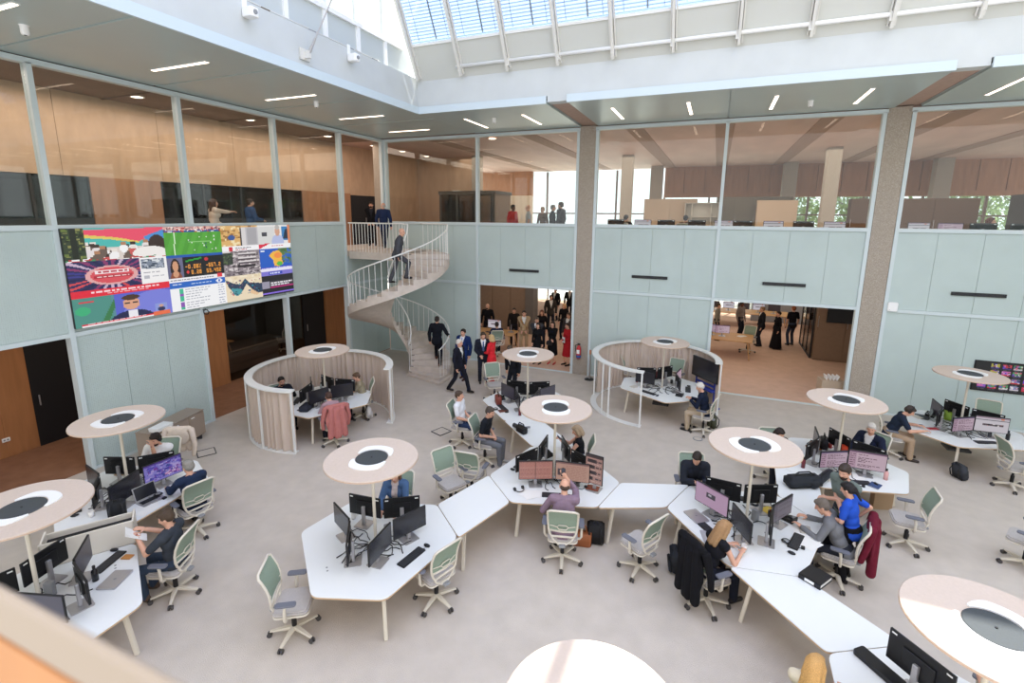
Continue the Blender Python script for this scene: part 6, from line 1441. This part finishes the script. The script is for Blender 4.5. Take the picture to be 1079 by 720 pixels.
tote('F', 175, .72, '1f1f24', 'black handbag on the table of the white-haired man beside the felt hat'); tote('K2', 95, .78, '6a2a30', 'wine red handbag on the table in the half open booth'); tote('B', 215, .75, '7a3a30', 'brown handbag on the table near the stair'); tote('G', 165, .62, '8aa83a', 'lime green pouch on the table under the wall screen')
for k, ang, r, w in (('F', 100, .7, 'the dark-haired woman'), ('F', -10, .72, 'the empty chair at the paper bag'), ('E', 95, .62, 'the phone-reading man'), ('E', -8, .6, 'the man in the grey shirt'), ('D', 40, .55, 'the black-topped woman'), ('G', 118, .7, 'the man in the navy T-shirt'), ('A', 5, .6, 'the grey-haired man'), ('B', -118, .9, 'the man in the white shirt')):
    p = at_table(k, ang, r); t = thing('cable_coil', 'coiled black charger cable before ' + w, 'cable', (p[0], p[1], .744), ang); m = MB(); m.tube([(.07*math.cos(a*.55)*(1-.012*a), .07*math.sin(a*.55)*(1-.012*a), .006+.0007*a) for a in range(34)] + [(.1, .12, .006), (.05, .2, .006)], .0055, 5); part('cable', m, BLACKP, t); m = MB(); m.bb(.02, .08, .19, .24, 0, .03); part('plug', m, BLACKP, t, bevel=.004)
chair((-8.45, 1.9), 30, 'green chair under a black coat behind the railing table'); draped('black coat over a chair at the far side of the railing table', (-8.45, 1.9), 30, '18181b', .6)
# things carried in the back room crowd
t = thing('sash', 'black yellow and red sash across the tan suit', 'sash', (-6.9, 18.1, 0), 290); d = (Vector((.17, 0, 1.46)), Vector((.06, .175, 1.28)), Vector((-.07, .185, 1.10)), Vector((-.19, .10, .96)))
for j, cc in enumerate(('1c1a1a', 'e0b840', 'c0303a')):
    m = MB(); o = Vector((.035*(j-1), 0, .03*(j-1)))
    for a, b in zip(d, d[1:]): m.add([a+o-Vector((.016, 0, .016)), a+o+Vector((.016, 0, .016)), b+o+Vector((.016, 0, .016)), b+o-Vector((.016, 0, .016))] + [q - Vector((0, .01, 0)) for q in (a+o-Vector((.016, 0, .016)), a+o+Vector((.016, 0, .016)), b+o+Vector((.016, 0, .016)), b+o-Vector((.016, 0, .016)))], [(0, 1, 2, 3), (7, 6, 5, 4), (0, 4, 5, 1), (1, 5, 6, 2), (2, 6, 7, 3), (3, 7, 4, 0)])
    part('stripe', m, cloth(cc), t)
t = thing('clutch_bag', 'black handbag held by the woman in the black dress', 'handbag', (-5.4, 16.82, .78), 265); m = MB(); m.bb(-.12, .12, -.04, .04, 0, .17); part('bag_body', m, BLACKP, t, bevel=.02); m = MB(); m.tube([(-.08, 0, .16), (-.05, 0, .25), (.05, 0, .25), (.08, 0, .16)], .008, 6); part('bag_strap', m, BLACKP, t)
t = thing('white_folder', 'white folder held by the woman in the red coat dress', 'folder', (-4.88, 16.9, .92), 230); m = MB(); m.bb(-.08, .08, -.006, .006, 0, .2); part('cover', m, WHITE, t); m = MB(); m.bb(-.06, .06, .006, .008, .05, .13); part('label_sheet', m, GREYP, t)
# phones held in hands
def phone(M, arm, label, dirh, tilt=60):
    p = M @ (arm[2] + (arm[2]-arm[1]).normalized()*.09); t = thing('smartphone', label, 'phone', p, dirh); m = MB(); m.box((0, 0, .02), (.072, .009, .15), Matrix.Rotation(R(tilt-90), 3, 'X')); part('case', m, BLACKP, t, bevel=.003); q = Matrix.Rotation(R(tilt-90), 3, 'X'); m = MB(); m.box(q @ Vector((0, -.0052, .0)) + Vector((0, 0, .02)), (.064, .001, .138), q); part('screen', m, mat('phone_glass', '4a4e58', .2), t)
M_, arm_ = HELD['purple']; phone(M_, arm_, 'black phone raised by the man in the purple shirt', 104, 90)
M_, arm_ = HELD['suit']; phone(M_, arm_, 'black phone in the hand of the charcoal-suited man', 283, 40)
M_, arm_ = HELD['top']; phone(M_, arm_, 'phone in the hand of the woman in the black top', 195, 45)
M_, arm_ = HELD['read']; p = M_ @ (arm_[2] + Vector((.06, .06, .04))); t = thing('held_papers', 'white papers held by the reading man', 'paper', p, 240)
for i in range(2): m = MB(); m.box((-.03+.04*i, .01*i, .0), (.2, .28, .002), Matrix.Rotation(R(35+8*i), 3, 'X')); part('sheet', m, PAPER, t)
# ------------------------------------------------------------------ back room and gallery furniture
def wood_desk(c, w, d, h, label, z=0):
    t = thing('office_desk', label, 'desk', (c[0], c[1], z), h); m = MB(); m.prism(rounded([(-w/2, -d/2), (w/2, -d/2), (w/2, d/2), (-w/2, d/2)], .06, 3), .71, .74); part('tabletop', m, mat('light_oak_top', 'c79a68', .5, noise=.06, stretch=(.2, 1, 1)), t)
    for sx in (-1, 1):
        for sy in (-1, 1): m = MB(); m.cyl((sx*(w/2-.18), sy*(d/2-.14), .71), (sx*(w/2-.06), sy*(d/2-.06), 0), .03, .022, n=10); part('leg', m, mat('light_oak_top', 'c79a68', .5), t)
    return t
wood_desk((-8.5, 18.15), 2.4, .95, 92, 'oak desk of the left back room with dark monitors'); monitor('white', (-8.25, 18.2), -90, 'wide lit monitor on the oak desk of the left back room', .74, **WIDE); monitor('off', (-9.2, 18.2), 80, 'dark monitor at the far side of the left back room desk'); monitor('off', (-7.6, 18.3), 200, 'dark monitor at the right end of the left back room desk'); KEYB('keyboard on the oak desk of the left back room', (-8.3, 17.9, .742), 80, 'black keyboards')
wood_desk((.75, 21.3), 1.9, 1.5, 85, 'oak desk with papers in the right back room'); monitor('list', (.55, 21.2), -80, 'pink monitor on the oak desk of the right back room', .74); monitor('list2', (.15, 21.3), -110, 'second pink monitor on the oak desk of the right back room', .74); papers((1.3, 21.5), 30, 'papers on the oak desk of the right back room', 3, .742)
wood_desk((1.6, 27.5), 4.2, 1.4, 90, 'far desk with white screens in the right back room')
for i, x in enumerate((.2, .9, 1.6, 2.3, 3.0)): monitor('white' if i % 2 else 'idle', (x, 27.4), -90, 'monitor %s of the row on the far desk of the right back room' % ['one', 'two', 'three', 'four', 'five'][i])
wood_desk((-5.2, 27.5), 1.6, .8, 90, 'desk under the far corridor windows')
def block(loc, dims, label, m1, name='tall_cabinet', h=90, doors=3, cat='cabinet', z=0):
    W_, D_, H_ = dims; t = thing(name, label, cat, (loc[0], loc[1], z), h); m = MB(); m.bb(-W_/2, W_/2, -D_/2, D_/2, 0.0, H_); part('carcass', m, m1, t, bevel=.006)
    for i in range(doors):
        x0 = -W_/2+i*W_/doors; m = MB(); m.bb(x0+.008, x0+W_/doors-.008, D_/2, D_/2+.018, .05, H_-.03); d = part('door', m, m1, t, bevel=.003); m = MB(); m.bb(x0+W_/doors-.06, x0+W_/doors-.045, D_/2+.018, D_/2+.03, H_*.45, H_*.6); part('handle', m, SILVER, d)
    return t
TAUPE = mat('taupe_cabinet', '8a715c', .6, noise=.04)
block((5.35, 22.72), (2.9, 1.9, 2.95), 'taupe wooden room box with a dark screen in the right back room', TAUPE, 'room_pod', 270, 3, 'room pod')
t = thing('wall_display', 'dark display on the front of the taupe room box', 'display', (4.95, 21.72, 1.55), 270); m = MB(); m.bb(-.75, .75, 0, .05, -.0, .75); part('housing', m, BLACKP, t, bevel=.006); m = MB(); m.bb(-.73, .73, .05, .052, .02, .73); part('screen', m, OFF, t)
t = thing('glass_partition', 'dark framed glass partition beside the taupe room box', 'glass partition', (3.84, 23.3, 0), 0); m = MB(); m.bb(-1.3, 1.3, -.012, .012, .05, 2.9); part('pane', m, DGLASS, t); m = MB()
for x in (-1.3, -.43, .43, 1.3): m.bb(x-.03, x+.03, -.03, .03, 0, 2.95)
m.bb(-1.3, 1.3, -.03, .03, 0, .06); m.bb(-1.3, 1.3, -.03, .03, 2.88, 2.95); part('frame', m, mat('dark_bronze_frame', '2c2a29', .5), t)
block((3.3, 29.2), (2.4, .5, 1.1), 'low grey cabinets along the far part of the right back room', GREYP, 'low_cabinet', 270, 4)
t = thing('cardboard_box', 'beige open box of magazines at the foot of the right column', 'box', (3.55, 16.75, 0), 100); m = MB(); m.bb(-.3, .3, -.2, .2, 0, .72); part('box_body', m, BEIGEW, t, bevel=.006); m = MB()
for i in range(4): m.box((-.15+.1*i, 0, .76), (.02, .22, .2), Matrix.Rotation(R(12*i-14), 3, 'Y'))
part('magazines', m, PAPER, t)
# gallery: low partitions, cupboards, desk row with monitors just over the parapet
block((-2.3, 27.2), (2.6, .6, 2.2), 'beige partition wall unit at the back of the gallery, left one', BEIGEW, 'partition_unit', 270, 2, 'partition', 4.2)
t = thing('shelf_unit', 'white open shelf unit standing at the back of the gallery', 'shelf unit', (-.75, 26.7, 4.2), 270); m = MB(); m.bb(-.8, .8, -.2, -.17, 0, 2.0)
for z in (0, .62, 1.3, 1.97): m.bb(-.8, .8, -.2, .2, z, z+.03)
for x in (-.8, -.45, .45, .77): m.bb(x, x+.03, -.2, .2, 0, 2.0)
part('shelving', m, mat('pale_grey_board', 'c9c3b8', .6), t); m = MB(); m.bb(-.42, .45, -.16, .1, .7, .95); part('storage_crate', m, BEIGEW, t)
block((1.6, 27.6), (3.4, .5, 2.3), 'olive brown cupboard wall behind the gallery desks', mat('olive_cupboard', '6f6656', .7), 'cupboard', 270, 4, 'cupboard', 4.2)
block((2.55, 26.6), (1.7, .4, 2.1), 'pale beige partition with a small black box, back of the gallery', mat('pale_beige', 'c9b096', .7), 'partition_unit', 270, 1, 'partition', 4.2)
block((7.2, 24.9), (4.2, .5, 2.1), 'dark brown partition at the right end of the gallery', mat('dark_brown_panel', '5c4636', .7), 'partition_unit', 270, 3, 'partition', 4.2)
block((11.0, 23.5), (1.8, 2.0, 2.2), 'dark meeting pod at the far right of the gallery', mat('dark_pod', '3c3530', .6), 'meeting_pod', 270, 2, 'pod', 4.2)
t = thing('meeting_pod', 'dark glass meeting pod beside the plywood wall of the back gallery', 'pod', (-10.3, 20.6, 4.2), 270); m = MB()
for x in (-1.35, -.45, .45, 1.3): m.bb(x, x+.08, -.9, -.8, 0, 2.25); m.bb(x, x+.08, .8, .9, 0, 2.25)
m.bb(-1.4, 1.4, -.95, .95, 2.2, 2.35); m.bb(-1.4, 1.4, -.95, .95, 0, .06); part('frame', m, mat('pod_frame', '4a423b', .5), t); m = MB(); m.bb(-1.35, 1.35, .84, .86, .06, 2.2); m.bb(-1.35, 1.35, -.86, -.84, .06, 2.2); part('panes', m, DGLASS, t); m = MB(); m.bb(-1.36, -1.3, -.85, .85, .06, 2.2); m.bb(1.3, 1.36, -.85, .85, .06, 2.2); part('side_panels', m, mat('pod_side', '75665a', .7), t)
block((-10.3, 24.2), (2.8, .5, 2.3), 'pale vertical board partition behind the gallery group', mat('cream_boards', 'd8c8b2', .7), 'partition_unit', 270, 6, 'partition', 4.2)
wood_desk((1.0, 17.15), 7.4, .8, 90, 'long gallery desk along the back parapet', 4.2)
wood_desk((7.6, 17.15), 5.6, .8, 90, 'long gallery desk right of the right column', 4.2)
wood_desk((-3.3, 17.2), 1.0, .8, 90, 'short gallery desk beside the middle column', 4.2)
for i, (x, kd) in enumerate(((-3.2, 'off'), (-2.3, 'white'), (-1.55, 'off'), (-.6, 'idle'), (.2, 'white'), (.75, 'off'), (1.6, 'white'), (2.4, 'off'), (3.2, 'white'), (5.2, 'white'), (5.9, 'list'), (6.6, 'off'), (7.4, 'idle'), (8.3, 'off'), (9.2, 'off'))):
    monitor(kd, (x, 17.1), (-90 if kd in ('white', 'list') else 90) + random.uniform(-14, 14), 'monitor on the upstairs desks seen over the parapet, %s from the middle column' % ['first', 'second', 'third', 'fourth', 'fifth', 'sixth', 'seventh', 'eighth', 'ninth', 'tenth', 'eleventh', 'twelfth', 'thirteenth', 'fourteenth', 'fifteenth'][i], 4.94)
t = thing('exit_sign', 'small lit white exit sign box above the plywood wall door', 'sign', (-12.15, 22.2, 6.62), 270); m = MB(); m.bb(-.22, .22, 0, .06, -.08, .08); part('sign_case', m, WHITE, t); m = MB(); m.bb(-.21, .21, .06, .062, -.07, .07); part('sign_face', m, emit('exit_face', 'eef4ee', 1.0), t)
t = thing('white_door_leaf', 'pale door standing ajar in the plywood wall behind the stair landing', 'door', (-12.3, 22.2, 4.2), 270); m = MB(); m.bb(-.42, .42, 0, .04, .01, 2.2); part('door_panel', m, WHITE, t, bevel=.004); m = MB(); m.bb(.34, .38, .04, .08, .95, 1.1); part('handle', m, SILVER, t); m = MB(); m.bb(.44, .58, .0, .03, .01, 2.2); part('dark_gap', m, BLACKW, t)
# meeting room behind the loggia glass
t = thing('meeting_sofa', 'pale grey sofa inside the dark glazed meeting room', 'sofa', (-15.3, 12.0, 0), 180); m = MB(); m.bb(-1.2, 1.2, -.4, .4, .12, .42); part('seat', m, mat('sofa_cloth', '8d8078', .9), t, bevel=.05, seg=2); m = MB(); m.bb(-1.2, 1.2, -.42, -.2, .42, .85); part('backrest', m, mat('sofa_cloth', '8d8078', .9), t, bevel=.05, seg=2)
for s in (-1, 1): m = MB(); m.bb(s*1.15-.06, s*1.15+.06, -.38, .38, 0, .12); part('foot', m, BLACKP, t)
wood_desk((-17.1, 11.6), 2.2, 1.0, 0, 'oak meeting table inside the dark glazed room')
monitor('off', (-17.4, 11.0), 20, 'black monitor on the meeting room table')
CHAIR('dark chair beside the meeting room sofa', (-15.9, 14.2, 0), 200, 'green mesh office chairs with cream frames')
# trees outside the gallery windows
def tree(xy, h, r, label, seed):
    random.seed(seed); t = thing('tree', label, 'tree', (xy[0], xy[1], -.1), 90, 'trees outside the windows'); m = MB(); m.tube([(0, 0, 0), (.1, 0, h*.3), (0, .1, h*.6), (.1, 0, h*.85)], [.22, .18, .12, .05], 8)
    for k in range(6): a = 1.05*k; m.tube([(0, .05, h*(.35+.06*k)), (r*.5*math.cos(a), r*.5*math.sin(a), h*(.5+.06*k)), (r*.8*math.cos(a), r*.8*math.sin(a), h*(.55+.06*k))], [.07, .05, .02], 5)
    part('trunk', m, BARK, t); m = MB()
    for k in range(2600):
        while True:
            v = Vector((random.uniform(-1, 1), random.uniform(-1, 1), random.uniform(-1, 1)))
            if v.length < 1: break
        c = Vector((v.x*r, v.y*r, h*.62 + v.z*h*.40)); q = Matrix.Rotation(random.uniform(0, 6.3), 3, (random.uniform(-1, 1), random.uniform(-1, 1), random.uniform(-1, 1))); l = random.uniform(.12, .24)
        m.add([c+q @ Vector(w) for w in ((-l, 0, 0), (0, -l*.45, .03), (l, 0, 0), (0, l*.45, .03))], [(0, 1, 2, 3)])
    part('foliage', m, GREENL, t)
for i, (x, y, h, r) in enumerate(((4.0, 36, 8.5, 2.0), (8.4, 37, 9.5, 2.3), (12.6, 36, 8.5, 1.9), (17, 37.5, 9.5, 2.4), (21.8, 37, 9, 2.3))): tree((x, y), h, r, 'leafy tree outside the gallery windows, %s from the middle column' % ['first', 'second', 'third', 'fourth', 'fifth'][i], 20+i)
finish_people()
